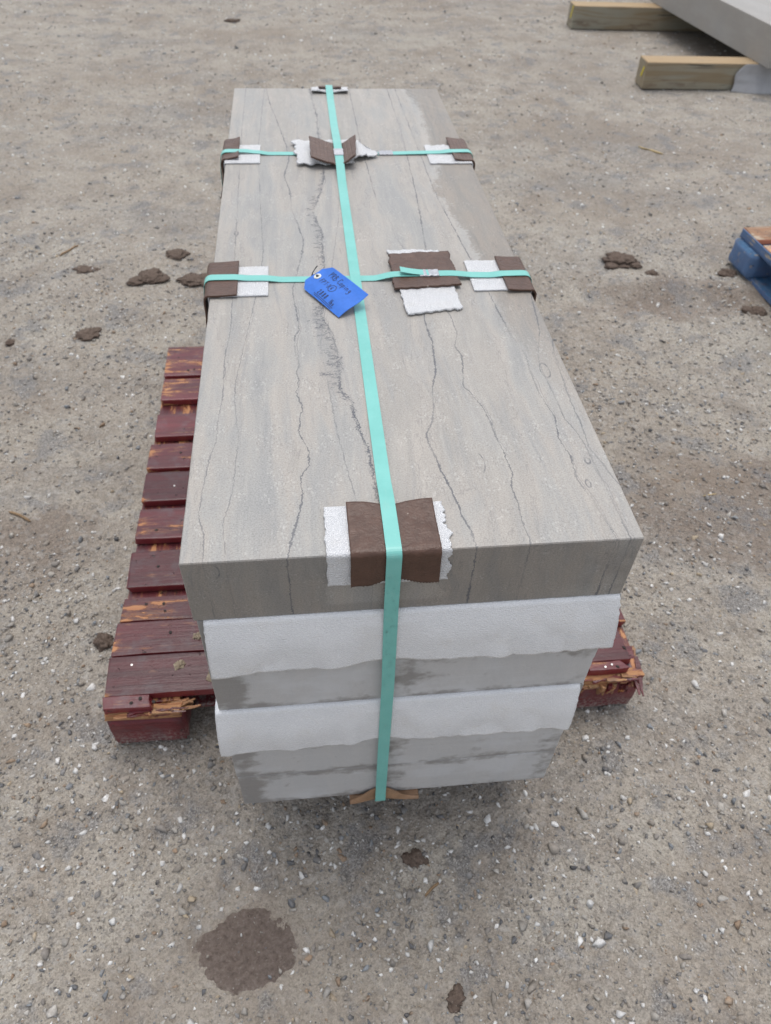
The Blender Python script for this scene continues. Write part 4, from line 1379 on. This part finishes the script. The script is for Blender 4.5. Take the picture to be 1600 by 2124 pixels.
# front edge
pad_over("foam_pad", "foam pad", "torn white foam pad folded over the stack's front edge under the brown cardboard", GF, 'front', 0.1545, 0.290, 0.070, 0.048, 0.0026, 0.0030, 0.0022, M['foam'], 3, 0.0, 0.55, 0.0006, 0.007, nu=50, nv=60)
pad_over("cardboard_protector", "cardboard", "dark brown cardboard bent over the front edge, pinched by the long strap", GC, 'front', 0.180, 0.2785, 0.072, 0.043, 0.0050, 0.0060, 0.0022, M['card'], 5, 0.085, 0.50, 0.0009, 0.0, 0.004, nu=56, nv=48, zig=0.0009)
# cross strap 1, left and right
pad_over("foam_pad", "foam pad", "white foam pad under the nearer strap at the left edge", GF, 'left', 0.536, 0.628, 0.090, 0.020, 0.0023, 0.003, 0.0018, M['foam'], 11, wr=0.0003, tear=0.004)
pad_over("cardboard_protector", "cardboard", "brown cardboard curved over the left edge under the nearer cross strap", GC, 'left', 0.533, 0.640, 0.042, 0.062, 0.0046, 0.010, 0.0026, M['card'], 12, wr=0.0006, flare=0.004)
pad_over("foam_pad", "foam pad", "white foam pad under the nearer strap at the right edge", GF, 'right', 0.536, 0.634, 0.092, 0.020, 0.0023, 0.003, 0.0018, M['foam'], 13, wr=0.0003, tear=0.004)
pad_over("cardboard_protector", "cardboard", "brown cardboard curved over the right edge under the nearer cross strap", GC, 'right', 0.530, 0.640, 0.038, 0.062, 0.0046, 0.010, 0.0026, M['card'], 14, wr=0.0006, flare=0.004)
# cross strap 2
pad_over("foam_pad", "foam pad", "white foam pad under the farther strap at the left edge", GF, 'left', 1.058, 1.156, 0.070, 0.020, 0.0023, 0.003, 0.0018, M['foam'], 15, wr=0.0003, tear=0.004)
pad_over("cardboard_protector", "cardboard", "brown cardboard curved over the left edge under the farther cross strap", GC, 'left', 1.074, 1.182, 0.026, 0.070, 0.0046, 0.010, 0.0026, M['card'], 16, wr=0.0006, flare=0.010)
pad_over("foam_pad", "foam pad", "torn white foam pad under the farther strap at the right edge", GF, 'right', 1.050, 1.150, 0.088, 0.020, 0.0023, 0.003, 0.0018, M['foam'], 17, wr=0.0003, tear=0.007)
pad_over("cardboard_protector", "cardboard", "ribbed brown cardboard bent over the right edge under the farther cross strap", GC, 'right', 1.060, 1.182, 0.034, 0.060, 0.0046, 0.010, 0.0026, M['cardribx'], 18, wr=0.0006, flare=0.006)
# far end
pad_over("foam_pad", "foam pad", "white foam pad folded over the stack's far end", GF, 'back', 0.190, 0.280, 0.042, 0.040, 0.0028, 0.004, 0.0022, M['foam'], 19, wr=0.0006, tear=0.003, flare=0.012, pinch_at=0.5)
pad_over("cardboard_protector", "cardboard", "dark cardboard scrap under the long strap at the far end", GC, 'back', 0.208, 0.264, 0.018, 0.050, 0.0052, 0.006, 0.0026, M['card'], 20, wr=0.0006, flare=0.006)


def flat_piece(name, cat, label, group, corners, zfn, thick, mat, seed, rough=0.0, nu=40, nv=40):
    """quad of four (x, y) corners laid on the slab top; zfn(u, v) = height above the stone"""
    a, b, c, d = [Vector((*p, 0)) for p in corners]
    cen = (a + b + c + d) / 4
    def fn(u, v):
        p = a.lerp(b, u).lerp(d.lerp(c, u), v)
        eu = (abs(u - 0.5) * 2) ** 10
        ev = (abs(v - 0.5) * 2) ** 10
        if rough:
            p = p + Vector((eu * rough * (mnoise.noise(Vector((v * 7, seed, 1))) + 0.5 * mnoise.noise(Vector((v * 24, seed, 4)))), ev * rough * (mnoise.noise(Vector((u * 7, seed, 2))) + 0.5 * mnoise.noise(Vector((u * 24, seed, 6)))), 0))
        return (p.x, p.y, ZT + zfn(u, v) + thick)
    o = sheet(name, fn, nu, nv, thick, mat, loc=(cen.x, cen.y, ZT))
    bm = bmesh.new(); bm.from_mesh(o.data); bmesh.ops.recalc_face_normals(bm, faces=bm.faces); bm.to_mesh(o.data); bm.free()
    return tag(o, label, cat, group)


def nz(u, v, s, k=3.0):
    return mnoise.noise(Vector((u * k, v * k, s)))


# middle of the nearer cross strap: foam sticking out toward the camera, cardboard lying on it
flat_piece("foam_pad", "foam pad", "white foam pad sticking out from under the flat brown cardboard near the tag", GF, [(0.300, 0.468), (0.388, 0.484), (0.378, 0.672), (0.289, 0.674)], lambda u, v: 0.0006 + 0.0012 * (1 + nz(u, v, 3)), 0.0022, M['foam'], 31, 0.006)
flat_piece("cardboard_protector", "cardboard", "flat brown cardboard with curling near edge under the crimped cross strap seal", GC, [(0.288, 0.540), (0.397, 0.548), (0.392, 0.652), (0.290, 0.650)],
           lambda u, v: 0.0040 + 0.0012 * nz(u, v, 8) + 0.012 * max(0, abs(v - 0.38) - 0.25) ** 1.3 * (0.6 + 0.8 * u), 0.0032, M['card'], 32, 0.004)
# middle of the farther cross strap: two-winged card under the long strap
flat_piece("foam_pad", "foam pad", "ragged white foam pad lying under the two-winged cardboard", GF, [(0.148, 1.040), (0.262, 1.048), (0.268, 1.178), (0.138, 1.168)], lambda u, v: 0.0020 + 0.0030 * (1 + nz(u, v, 5, 2.0)) * (0.4 + abs(u - .7)), 0.0022, M['foam'], 33, 0.010)
flat_piece("foam_pad", "foam pad", "pointed white foam scrap right of the two-winged cardboard", GF, [(0.258, 1.062), (0.318, 1.088), (0.290, 1.130), (0.262, 1.178)], lambda u, v: 0.0030 + 0.006 * (1 + nz(u, v, 6, 2.0)) * 0.5 + 0.008 * max(0, 0.5 - abs(u - 0.3)), 0.0022, M['foam'], 34, 0.008)
flat_piece("cardboard_protector", "cardboard", "ribbed brown cardboard folded up into two wings by the long strap", GC, [(0.174, 1.030), (0.262, 1.030), (0.270, 1.140), (0.174, 1.140)],
           lambda u, v: 0.0068 + 0.0008 * nz(u, v, 9) + (0.016 * max(0.0, (0.56 - u) / 0.56) ** 1.1 if u < 0.56 else 0.018 * max(0.0, (u - 0.70) / 0.30) ** 1.0), 0.0032, M['cardribx'], 35, 0.002, nu=60)


def bottom_card():
    def fn(u, v):
        x = 0.178 + 0.116 * u
        hump = math.exp(-((u - 0.44) / 0.28) ** 2)
        h = 0.004 + 0.030 * hump
        if v < 0.4:
            t = v / 0.4
            return (x, 0.050 - 0.050 * t - 0.002 - 0.010 * t * (1 - hump * 0.4), ZB - 0.0035 - 0.0015 * t - 0.004 * (1 - hump) * t)
        t = (v - 0.4) / 0.6
        return (x, -0.012 + 0.004 * hump + (0.004 * t), ZB - 0.005 - 0.004 * (1 - hump) + h * t + 0.0015 * nz(u, v, 4, 8) * t)
    o = sheet("cardboard_protector", fn, 40, 24, 0.0026, M['kraft'], loc=(0.23, 0, ZB))
    bm = bmesh.new(); bm.from_mesh(o.data); bmesh.ops.recalc_face_normals(bm, faces=bm.faces); bm.to_mesh(o.data); bm.free()
    tag(o, "tan cardboard scrap tucked under the stack's bottom front edge by the strap", "cardboard", GC)


bottom_card()


# ------------------------------------------------------------------ straps
SW, ST = 0.0170, 0.0008


def smooth_path(pts, step=0.004):
    """polyline -> evenly sampled, slightly rounded"""
    pts = [Vector(p) for p in pts]
    out = []
    for a, b in zip(pts, pts[1:] + pts[:1]):
        n = max(1, int((b - a).length / step))
        for k in range(n):
            out.append(a.lerp(b, k / n))
    for _ in range(2):
        out = [(out[i - 1] + out[i] * 2 + out[(i + 1) % len(out)]) / 4 for i in range(len(out))]
    return out


def loop_strap(name, path, wdir):
    pts = smooth_path(path)
    n = len(pts)
    nr = []
    c = sum(pts, Vector()) / n
    for i in range(n):
        t = (pts[(i + 1) % n] - pts[i - 1]).normalized()
        k = t.cross(wdir).normalized()
        nr.append(k)
    # outward test on the whole
    s = sum((p - c).dot(k) for p, k in zip(pts, nr))
    if s < 0:
        nr = [-k for k in nr]
    base = Vector((c.x, c.y, ZB))
    o = ribbon(name, [p - base for p in pts], [wdir] * n, nr, SW, ST, M['strap'], None, True)
    o.location = base
    return o


def X(y):
    return 0.2265 + 0.0075 * (y / 1.54)


def arc(cy, cz, r, a0, a1, n=6):
    """points round a bend; angle 0 = up, 90 = toward +"""
    return [(cy + r * math.sin(math.radians(a0 + (a1 - a0) * k / n)), cz + r * math.cos(math.radians(a0 + (a1 - a0) * k / n))) for k in range(n + 1)]


path = []
prof = [(-0.0105, ZB + 0.02), (-0.0096, 0.30), (-0.0094, 0.50), (-0.0090, 0.66), (-0.0086, 0.715)]
prof += arc(0.0, ZT - 0.0010, 0.0086, -90, 0)
prof += [(0.060, ZT + 0.0074), (0.078, ZT + 0.0068), (0.110, ZT + 0.0012), (0.3, ZT + 0.0008), (0.560, ZT + 0.0010), (0.572, ZT + 0.0026), (0.592, ZT + 0.0026), (0.604, ZT + 0.0010), (0.96, ZT + 0.0010), (1.01, ZT + 0.0085), (1.04, ZT + 0.0118), (1.14, ZT + 0.0122), (1.19, ZT + 0.0080), (1.26, ZT + 0.0014), (1.45, ZT + 0.0010), (1.49, ZT + 0.0048), (1.515, ZT + 0.0072), (L - 0.001, ZT + 0.0072)]
prof += arc(L, ZT - 0.0010, 0.0080, 15, 90, 4)
prof += [(L + 0.010, 0.60), (L + 0.006, ZB + 0.02), (L + 0.002, ZB - 0.0012), (0.06, ZB - 0.0012), (0.045, ZB - 0.0052), (0.0, ZB - 0.0085), (-0.0085, ZB - 0.0085), (-0.0132, ZB - 0.002)]
for y, z_ in prof:
    xo = X(max(0, y)) if z_ > 0.5 else X(max(0, y)) + (0.002 if y < 0.1 else 0)
    path.append((xo, y, z_))
long_strap = tag(loop_strap("packing_strap", path, Vector((1, 0.0, 0))), "mint green plastic strap running lengthwise over the top and down the front", "strap", "mint green straps round the stack")


def cross_path(y, dy, bumps):
    """closed loop across the stack at y; bumps: list of (x, height above the stone)"""
    p = [(-0.0160, y, ZB + 0.01), (-0.0160, y, 0.60), (-0.0150, y, ZT - 0.03)]
    p += [(a, y, b) for a, b in arc(0.0, ZT - 0.0054, 0.0118, -90, 0)] + [(0.040, y, ZT + 0.0062), (0.056, y, ZT + 0.0040)]
    p += [(x, y + dy * x / W, ZT + h) for x, h in bumps]
    p += [(0.452, y + dy, ZT + 0.0040), (0.468, y + dy, ZT + 0.0062)]
    p += [(a, y + dy, b) for a, b in arc(W, ZT - 0.0054, 0.0118, 0, 90)]
    p += [(W + 0.0150, y + dy, ZT - 0.03), (W + 0.0160, y + dy, 0.60), (W + 0.0160, y + dy, ZB + 0.01), (W + 0.004, y + dy, ZB - 0.0011), (-0.004, y, ZB - 0.0011)]
    return p


s1 = tag(loop_strap("packing_strap", cross_path(0.587, -0.006, [(0.088, 0.0040), (0.11, 0.0009), (0.262, 0.0007), (0.285, 0.0068), (0.300, 0.0078), (0.385, 0.0078), (0.402, 0.0066), (0.418, 0.0046)]), Vector((0, 1, 0))), "mint green strap crossing the stack by the blue tag", "strap", "mint green straps round the stack")
s2 = tag(loop_strap("packing_strap", cross_path(1.112, -0.006, [(0.070, 0.0036), (0.085, 0.0008), (0.325, 0.0008), (0.415, 0.0030)]), Vector((0, 1, 0))), "mint green strap crossing the stack at its far end", "strap", "mint green straps round the stack")


def seal(parent, c, along, ln):
    me = box_mesh("seal", ln, SW + 0.0040, 0.0034, 0.0009, 2, (6, 0))
    for v in me.vertices:
        v.co.z += 0.0005 * math.sin(v.co.x / ln * 19)
        if abs(v.co.y) > SW * 0.4:
            v.co.y -= math.copysign(0.0010, v.co.y) * (0.5 + 0.5 * math.sin(v.co.x / ln * 12.6))
    o = link("seal", me, M['seal'], parent)
    o.location = Vector(c) - parent.location
    o.rotation_euler = (0, 0, along)
    return o


seal(long_strap, (X(1.10), 1.085, ZT + 0.0106), math.pi / 2, 0.034)
seal(s1, (0.349, 0.583, ZT + 0.0068), 0.0, 0.032)
seal(s2, (0.333, 1.108, ZT + 0.0004), 0.0, 0.030)
# loose cut end of the nearer cross strap
tp = [(0.349, 0.5835, ZT + 0.0092), (0.335, 0.5840, ZT + 0.0096), (0.320, 0.5850, ZT + 0.0112), (0.302, 0.5868, ZT + 0.0140)]
le = ribbon("loose_end", [Vector(p) - s1.location for p in tp], [Vector((0, 1, 0))] * 4, [Vector((0, 0, 1))] * 4, SW, ST, M['strap'], s1)

# rain drops on the long strap's front run
rsd = random.Random(8)
bmd = bmesh.new()
for k in range(120):
    zz = rsd.choice((rsd.uniform(0.5, 0.73), rsd.uniform(0.2, 0.73)))
    rr = rsd.choice((0.0006, 0.0007, 0.0008, 0.0010, 0.0014))
    ret = bmesh.ops.create_icosphere(bmd, subdivisions=1, radius=rr)
    # outer face of the strap at that height
    yy = min((abs(v.co.z + long_strap.location.z - zz), v.co.y + long_strap.location.y) for v in long_strap.data.vertices if v.co.y + long_strap.location.y < 0.0)[1]
    ys_ = [v.co.y + long_strap.location.y for v in long_strap.data.vertices if abs(v.co.z + long_strap.location.z - zz) < 0.004 and v.co.y + long_strap.location.y < 0.01]
    yy = min(ys_)
    bmesh.ops.translate(bmd, verts=ret["verts"], vec=Vector((X(0) + rsd.uniform(-0.0072, 0.0072), yy, zz)) - long_strap.location)
med = bpy.data.meshes.new("water_drops"); bmd.to_mesh(med); bmd.free()
med.polygons.foreach_set("use_smooth", [True] * len(med.polygons))
tag(link("water_drops", med, M['water'], long_strap), kind="stuff")


# ------------------------------------------------------------------ blue tag with handwriting
A = Vector((0.1924, 0.5786, 0.7785)); B = Vector((0.2430, 0.4949, 0.7765)); Cc_ = Vector((0.2085, 0.4518, 0.7575)); D = Vector((0.1589, 0.5352, 0.7585))
E_ = Vector((0.1594, 0.5472, 0.7622)); F_ = Vector((0.1808, 0.577, 0.7752))
tu = ((B - A) + (Cc_ - D)).normalized()             # along the tag
tn = tu.cross((D - A)).normalized()
if tn.z < 0:
    tn = -tn
tv = tn.cross(tu).normalized()
if tv.dot(D - A) < 0:
    tv = -tv
TO = A - tu * 0.013                                 # corner of the uncut tag
LEN, WID = 0.1100, 0.0585


def tp2(u, v, h=0.0):
    bend = 0.0016 * math.sin(math.pi * u / LEN) - 0.0012 * math.sin(2 * math.pi * v / WID)
    return TO + tu * u + tv * v + tn * (h + bend)


def tag_obj():
    root = empty("cargo_tag", tp2(LEN / 2, WID / 2))
    inv = root.location.copy()
    clip = 0.0145
    outline = [(clip, 0), (LEN, 0), (LEN, WID), (clip, WID), (0, WID - clip * 0.85), (0, clip * 0.85)]
    # fan-free grid clipped at the corners
    nu, nv = 24, 12
    vs_, fs = [], []
    for h in (0.0, -0.0007):
        for i in range(nu + 1):
            for j in range(nv + 1):
                u = LEN * i / nu
                lim = max(0.0, clip - u) * 0.85
                v = lim + (WID - 2 * lim) * j / nv
                vs_.append(tp2(u, v, h) - inv)
    K = (nu + 1) * (nv + 1)
    idx = lambda i, j: i * (nv + 1) + j
    for i in range(nu):
        for j in range(nv):
            a, b, c, d = idx(i, j), idx(i + 1, j), idx(i + 1, j + 1), idx(i, j + 1)
            fs += [(a, b, c, d), (K + d, K + c, K + b, K + a)]
    ring_ = [idx(i, 0) for i in range(nu + 1)] + [idx(nu, j) for j in range(1, nv + 1)] + [idx(i, nv) for i in range(nu - 1, -1, -1)] + [idx(0, j) for j in range(nv - 1, 0, -1)]
    for a, b in zip(ring_, ring_[1:] + ring_[:1]):
        fs.append((a, b, K + b, K + a))
    me = mesh("tag_card", vs_, fs)
    bm = bmesh.new(); bm.from_mesh(me); bmesh.ops.recalc_face_normals(bm, faces=bm.faces); bm.to_mesh(me); bm.free()
    card_o = link("tag_card", me, M['tag'], root)
    # reinforced eyelet
    ec = (0.0095, WID / 2 - 0.0015)
    vs_, fs = [], []
    for k in range(24):
        an = 2 * math.pi * k / 24
        for r, h in ((0.0062, 0.0003), (0.0060, 0.0009), (0.0026, 0.0009), (0.0024, 0.0002)):
            vs_.append(tp2(ec[0] + r * math.cos(an), ec[1] + r * math.sin(an), h) - inv)
    for k in range(24):
        l = (k + 1) % 24
        for q in range(3):
            fs.append((k * 4 + q, l * 4 + q, l * 4 + q + 1, k * 4 + q + 1))
    link("eyelet", mesh("eyelet", vs_, fs, True), M['eyelet'], card_o)
    vs_ = [tp2(ec[0] + 0.0025 * math.cos(2 * math.pi * k / 12), ec[1] + 0.0025 * math.sin(2 * math.pi * k / 12), 0.0004) - inv for k in range(12)]
    link("hole", mesh("hole", vs_, [tuple(range(12))]), M['wire'], card_o)
    # twisted wire to the cross strap
    p0 = tp2(ec[0], ec[1], 0.001)
    sp = Vector((0.1600, 0.586, ZT + 0.003))
    pts = [p0 + tn * -0.002, p0 + tn * 0.002]
    for k in range(1, 15):
        t = k / 15
        p = p0.lerp(sp, t) + Vector((0, 0, 0.004 * math.sin(t * math.pi)))
        pts.append(p + Vector((math.cos(k * 1.9), math.sin(k * 1.9), math.sin(k * 1.3))) * 0.0012)
    pts += [sp, sp + Vector((0.001, 0.009, 0.004)), sp + Vector((0.006, 0.013, 0.010)), sp + Vector((0.009, 0.012, 0.014))]
    tube("wire", [p - inv for p in pts], 0.00085, M['wire'], root, 6)
    tube("wire", [Vector(q) - inv for q in (sp + Vector((-0.001, -0.010, -0.002)), sp + Vector((-0.002, -0.008, 0.001)), sp + Vector((-0.001, 0.0, 0.0015)), sp + Vector((0, 0.009, 0.001)), sp + Vector((0.001, 0.010, -0.002)))], 0.0012, M['wire'], root, 6)
    # handwriting: strokes on a 1 x 1.6 letter cell, y up
    G = {
        'P': [[(0, 0), (0.1, 1.6)], [(0.05, 1.55), (0.6, 1.5), (0.75, 1.2), (0.5, 0.9), (0.06, 0.8)]],
        'R': [[(0, 0), (0.08, 1.6)], [(0.05, 1.55), (0.55, 1.5), (0.68, 1.2), (0.45, 0.9), (0.06, 0.8), (0.75, 0.0)]],
        'B': [[(0, 0), (0.08, 1.6)], [(0.05, 1.58), (0.5, 1.5), (0.58, 1.2), (0.1, 0.85), (0.65, 0.7), (0.68, 0.25), (0.4, 0.02), (0, 0)]],
        '.': [[(0.1, 0.45), (0.28, 0.5)]],
        'C': [[(0.85, 1.4), (0.5, 1.62), (0.1, 1.2), (0.05, 0.5), (0.35, 0.05), (0.9, 0.2)]],
        'o': [[(0.4, 0.8), (0.1, 0.6), (0.1, 0.2), (0.4, 0.02), (0.65, 0.3), (0.6, 0.7), (0.4, 0.8)]],
        'p': [[(0.05, 0.8), (0.05, -0.6)], [(0.05, 0.6), (0.4, 0.82), (0.6, 0.5), (0.4, 0.1), (0.05, 0.15)]],
        'i': [[(0.15, 0.75), (0.2, 0.02)], [(0.15, 1.05), (0.17, 1.12)]],
        'n': [[(0.02, 0.8), (0.05, 0.0)], [(0.05, 0.55), (0.3, 0.8), (0.5, 0.6), (0.55, 0.0)]],
        'g': [[(0.55, 0.75), (0.2, 0.78), (0.05, 0.4), (0.25, 0.08), (0.55, 0.4), (0.58, 0.75), (0.55, -0.4), (0.2, -0.65), (0.0, -0.4)]],
        'F': [[(0.05, 0), (0.08, 1.6)], [(0.0, 1.58), (0.7, 1.62)], [(0.06, 0.85), (0.5, 0.9)]],
        'T': [[(0.0, 1.55), (0.8, 1.6)], [(0.42, 1.55), (0.4, 0.0)]],
        '-': [[(0.05, 0.75), (0.4, 0.78)]],
        '1': [[(0.0, 1.25), (0.3, 1.6), (0.28, 0.0)], [(0.0, 0.0), (0.55, 0.02)]],
        '6': [[(0.6, 1.5), (0.2, 1.1), (0.05, 0.5), (0.3, 0.05), (0.6, 0.3), (0.5, 0.7), (0.1, 0.6)]],
        '2': [[(0.05, 1.2), (0.3, 1.6), (0.6, 1.3), (0.4, 0.7), (0.0, 0.05), (0.7, 0.08)]],
        '8': [[(0.55, 1.35), (0.3, 1.6), (0.08, 1.25), (0.55, 0.6), (0.45, 0.08), (0.1, 0.1), (0.05, 0.5), (0.55, 1.1), (0.55, 1.35)]],
        'l': [[(0.1, 1.6), (0.12, 0.05)]],
        'b': [[(0.05, 1.6), (0.06, 0.0)], [(0.06, 0.5), (0.4, 0.75), (0.58, 0.4), (0.35, 0.02), (0.06, 0.05)]],
        's': [[(0.5, 0.7), (0.15, 0.8), (0.1, 0.55), (0.5, 0.3), (0.4, 0.02), (0.05, 0.08)]],
        '(': [[(0.4 + 0.85 * math.cos(a * 0.35), 0.8 + 1.15 * math.sin(a * 0.35)) for a in range(19)]],
    }
    vs_, fs = [], []
    def stroke(pl, w):
        fine = []
        for a, b in zip(pl, pl[1:]):
            for k in range(4):
                fine.append((a[0] + (b[0] - a[0]) * k / 4, a[1] + (b[1] - a[1]) * k / 4))
        fine.append(pl[-1])
        for _ in range(2):
            fine = [fine[0]] + [((fine[i - 1][0] + 2 * fine[i][0] + fine[i + 1][0]) / 4, (fine[i - 1][1] + 2 * fine[i][1] + fine[i + 1][1]) / 4) for i in range(1, len(fine) - 1)] + [fine[-1]]
        base = len(vs_)
        for i, (u, v) in enumerate(fine):
            a, b = fine[max(0, i - 1)], fine[min(len(fine) - 1, i + 1)]
            dx, dy = b[0] - a[0], b[1] - a[1]
            ln = math.hypot(dx, dy) or 1
            nx, ny = -dy / ln * w / 2, dx / ln * w / 2
            vs_.append(tp2(u + nx, v + ny, 0.00025) - inv)
            vs_.append(tp2(u - nx, v - ny, 0.00025) - inv)
        for i in range(len(fine) - 1):
            fs.append((base + 2 * i, base + 2 * i + 1, base + 2 * i + 3, base + 2 * i + 2))
    def write(text, u0, v0, h, adv, slope, w=0.0011):
        u = u0
        sc = h / 1.6
        for ch in text:
            if ch == ' ':
                u += adv * 0.8
                continue
            if ch == '@':                          # ringed six
                for g in ('6',):
                    for pl in G[g]:
                        stroke([(u + px_ * sc * 0.8 + 0.0022, v0 + slope * (u - u0) - py_ * sc * 0.75 - 0.001) for px_, py_ in pl], w)
                stroke([(u + 0.0045 + 0.0068 * math.cos(k * 0.35), v0 + slope * (u - u0) - h * 0.5 - 0.0068 * math.sin(k * 0.35)) for k in range(19)], w)
                u += adv * 1.8
                continue
            for pl in G[ch]:
                stroke([(u + px_ * sc, v0 + slope * (u - u0) - py_ * sc) for px_, py_ in pl], w)
            u += adv * (0.62 if ch in '.il-' else 1.0)
    write("PRB.Coping", 0.024, 0.0165, 0.0105, 0.0066, 0.03)
    write("FPT-1@", 0.022, 0.0330, 0.0085, 0.0058, 0.02)
    write("2888", 0.040, 0.0505, 0.0088, 0.0064, 0.02, 0.0013)
    write("lbs", 0.074, 0.0520, 0.0086, 0.0046, 0.02, 0.0012)
    stroke([(0.036, 0.0528), (0.060, 0.0530), (0.088, 0.0545)], 0.0009)
    stroke([(0.038, 0.0552), (0.062, 0.0556), (0.086, 0.0568)], 0.0008)
    me = mesh("handwriting", vs_, fs)
    o = link("handwriting", me, M['ink'], card_o)
    o["label"] = "black marker handwriting reading PRB. Coping, FPT-1 ringed 6, 2888 lbs"
    tag(root, "blue card tag with black handwriting and eyelet, wired to the strap", "tag")


tag_obj()

# ------------------------------------------------------------------ background: timbers and the slabs on them
def timber(label, x, y, ln, rz, mark):
    root = empty("timber", (x, y, 0), rz)
    me = box_mesh("beam", ln, 0.138, 0.140, 0.006, 2, (10, 0), 0.0015, int(y * 10))
    b = link("beam", me, M['timber'], root)
    b.location = (ln / 2, 0.069, 0)
    o = box_mesh("crayon_mark", 0.0012, 0.014, mark, 0.0003, 1)
    k = link("crayon_mark", o, M['yellow'], b)
    k.location = (-0.0026 - ln / 2, 0.055 - 0.069, 0.055)
    k.rotation_euler = (0.35, 0, 0)
    tag(root, label, "timber", "square timbers carrying the far slabs")


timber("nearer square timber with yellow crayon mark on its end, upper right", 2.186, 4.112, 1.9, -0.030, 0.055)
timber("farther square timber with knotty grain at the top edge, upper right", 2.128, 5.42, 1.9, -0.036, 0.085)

for k, (dx, lab) in enumerate([(0.0, "large grey stone slab lying on two timbers, upper right corner")]):
    me = box_mesh("stone_slab", 1.2, 2.2, 0.19, 0.002, 1)
    o = link("stone_slab", me, M['farstone'])
    ang = 0.0762
    c0 = Vector((2.856, 3.997))
    ax, ay = Vector((math.cos(ang), math.sin(ang))), Vector((-math.sin(ang), math.cos(ang)))
    c = c0 + ax * 0.6 + ay * 1.1
    o.location = (c.x, c.y, 0.1412)
    o.rotation_euler = (0, 0, ang)
    tag(o, lab, "stone slab")


def timber_sheet():
    def fn(u, v):
        x = 2.705 + 0.42 * u + (0.012 + 0.050 * v ** 2.2 + 0.010 * math.sin(v * 7)) * (1 - u)
        z_ = 0.000 + 0.139 * v
        fl = 0.055 * (1 - v) ** 2.0 * (0.35 + 0.65 * min(1, u * 4)) + 0.006 * (1 + nz(u, v, 12, 4))
        return (x, 4.112 - 0.030 * (x - 2.186) - 0.004 - fl, z_)
    o = sheet("plastic_sheet", fn, 30, 20, 0.003, M['film'], loc=(2.9, 4.09, 0))
    bm = bmesh.new(); bm.from_mesh(o.data); bmesh.ops.recalc_face_normals(bm, faces=bm.faces); bm.to_mesh(o.data); bm.free()
    tag(o, "pale grey sheet flaring down the nearer timber's face under the far slab", "sheet")


timber_sheet()


# ------------------------------------------------------------------ blue pallet at the right edge
def blue_pallet():
    x0, y1 = 1.808, 2.035
    t = empty("wooden_pallet", (x0, y1, 0), 0.05)
    tag(t, "blue painted block pallet with bare brown deck boards at right edge", "pallet")
    wx, ly = 1.016, 1.219
    for k in range(9):
        yy = -0.055 - k * (ly - 0.11) / 8
        o = plank(t, "plank", 0.0, wx, yy - 0.045 if k else yy - 0.052, yy + 0.045 if k else yy + 0.052, 0.121, 0.019, M['bluetop'], 200 + k, 0.003, 0.0015)
    for xc in (0.065, wx / 2, wx - 0.065):
        plank(t, "stringer_board", xc - 0.068, xc + 0.068, -ly, -0.002, 0.1035, 0.0165, M['blue'], 220 + int(xc * 10), 0.002, 0.001, math.pi / 2)
        plank(t, "bottom_board", xc - 0.068, xc + 0.068, -ly, -0.004, -0.002, 0.018, M['blue'], 230 + int(xc * 10), 0.002, 0.001, math.pi / 2)
        for yc in (-0.085, -ly / 2, -ly + 0.075):
            o = link("block", block_mesh("block", 0.150, 0.150, 0.0865, int(xc * 20 - yc * 9), 0.004), M['blue'], t)
            o.location = (xc - 0.012, yc, 0.0165)
    for k in range(3):
        o = plank(t, "edge_strip", -0.006, -0.001, -0.35 - k * 0.36, -0.01 - k * 0.36, 0.112, 0.026, M['blue'], 240 + k, 0.001, 0.001, math.pi / 2)


blue_pallet()
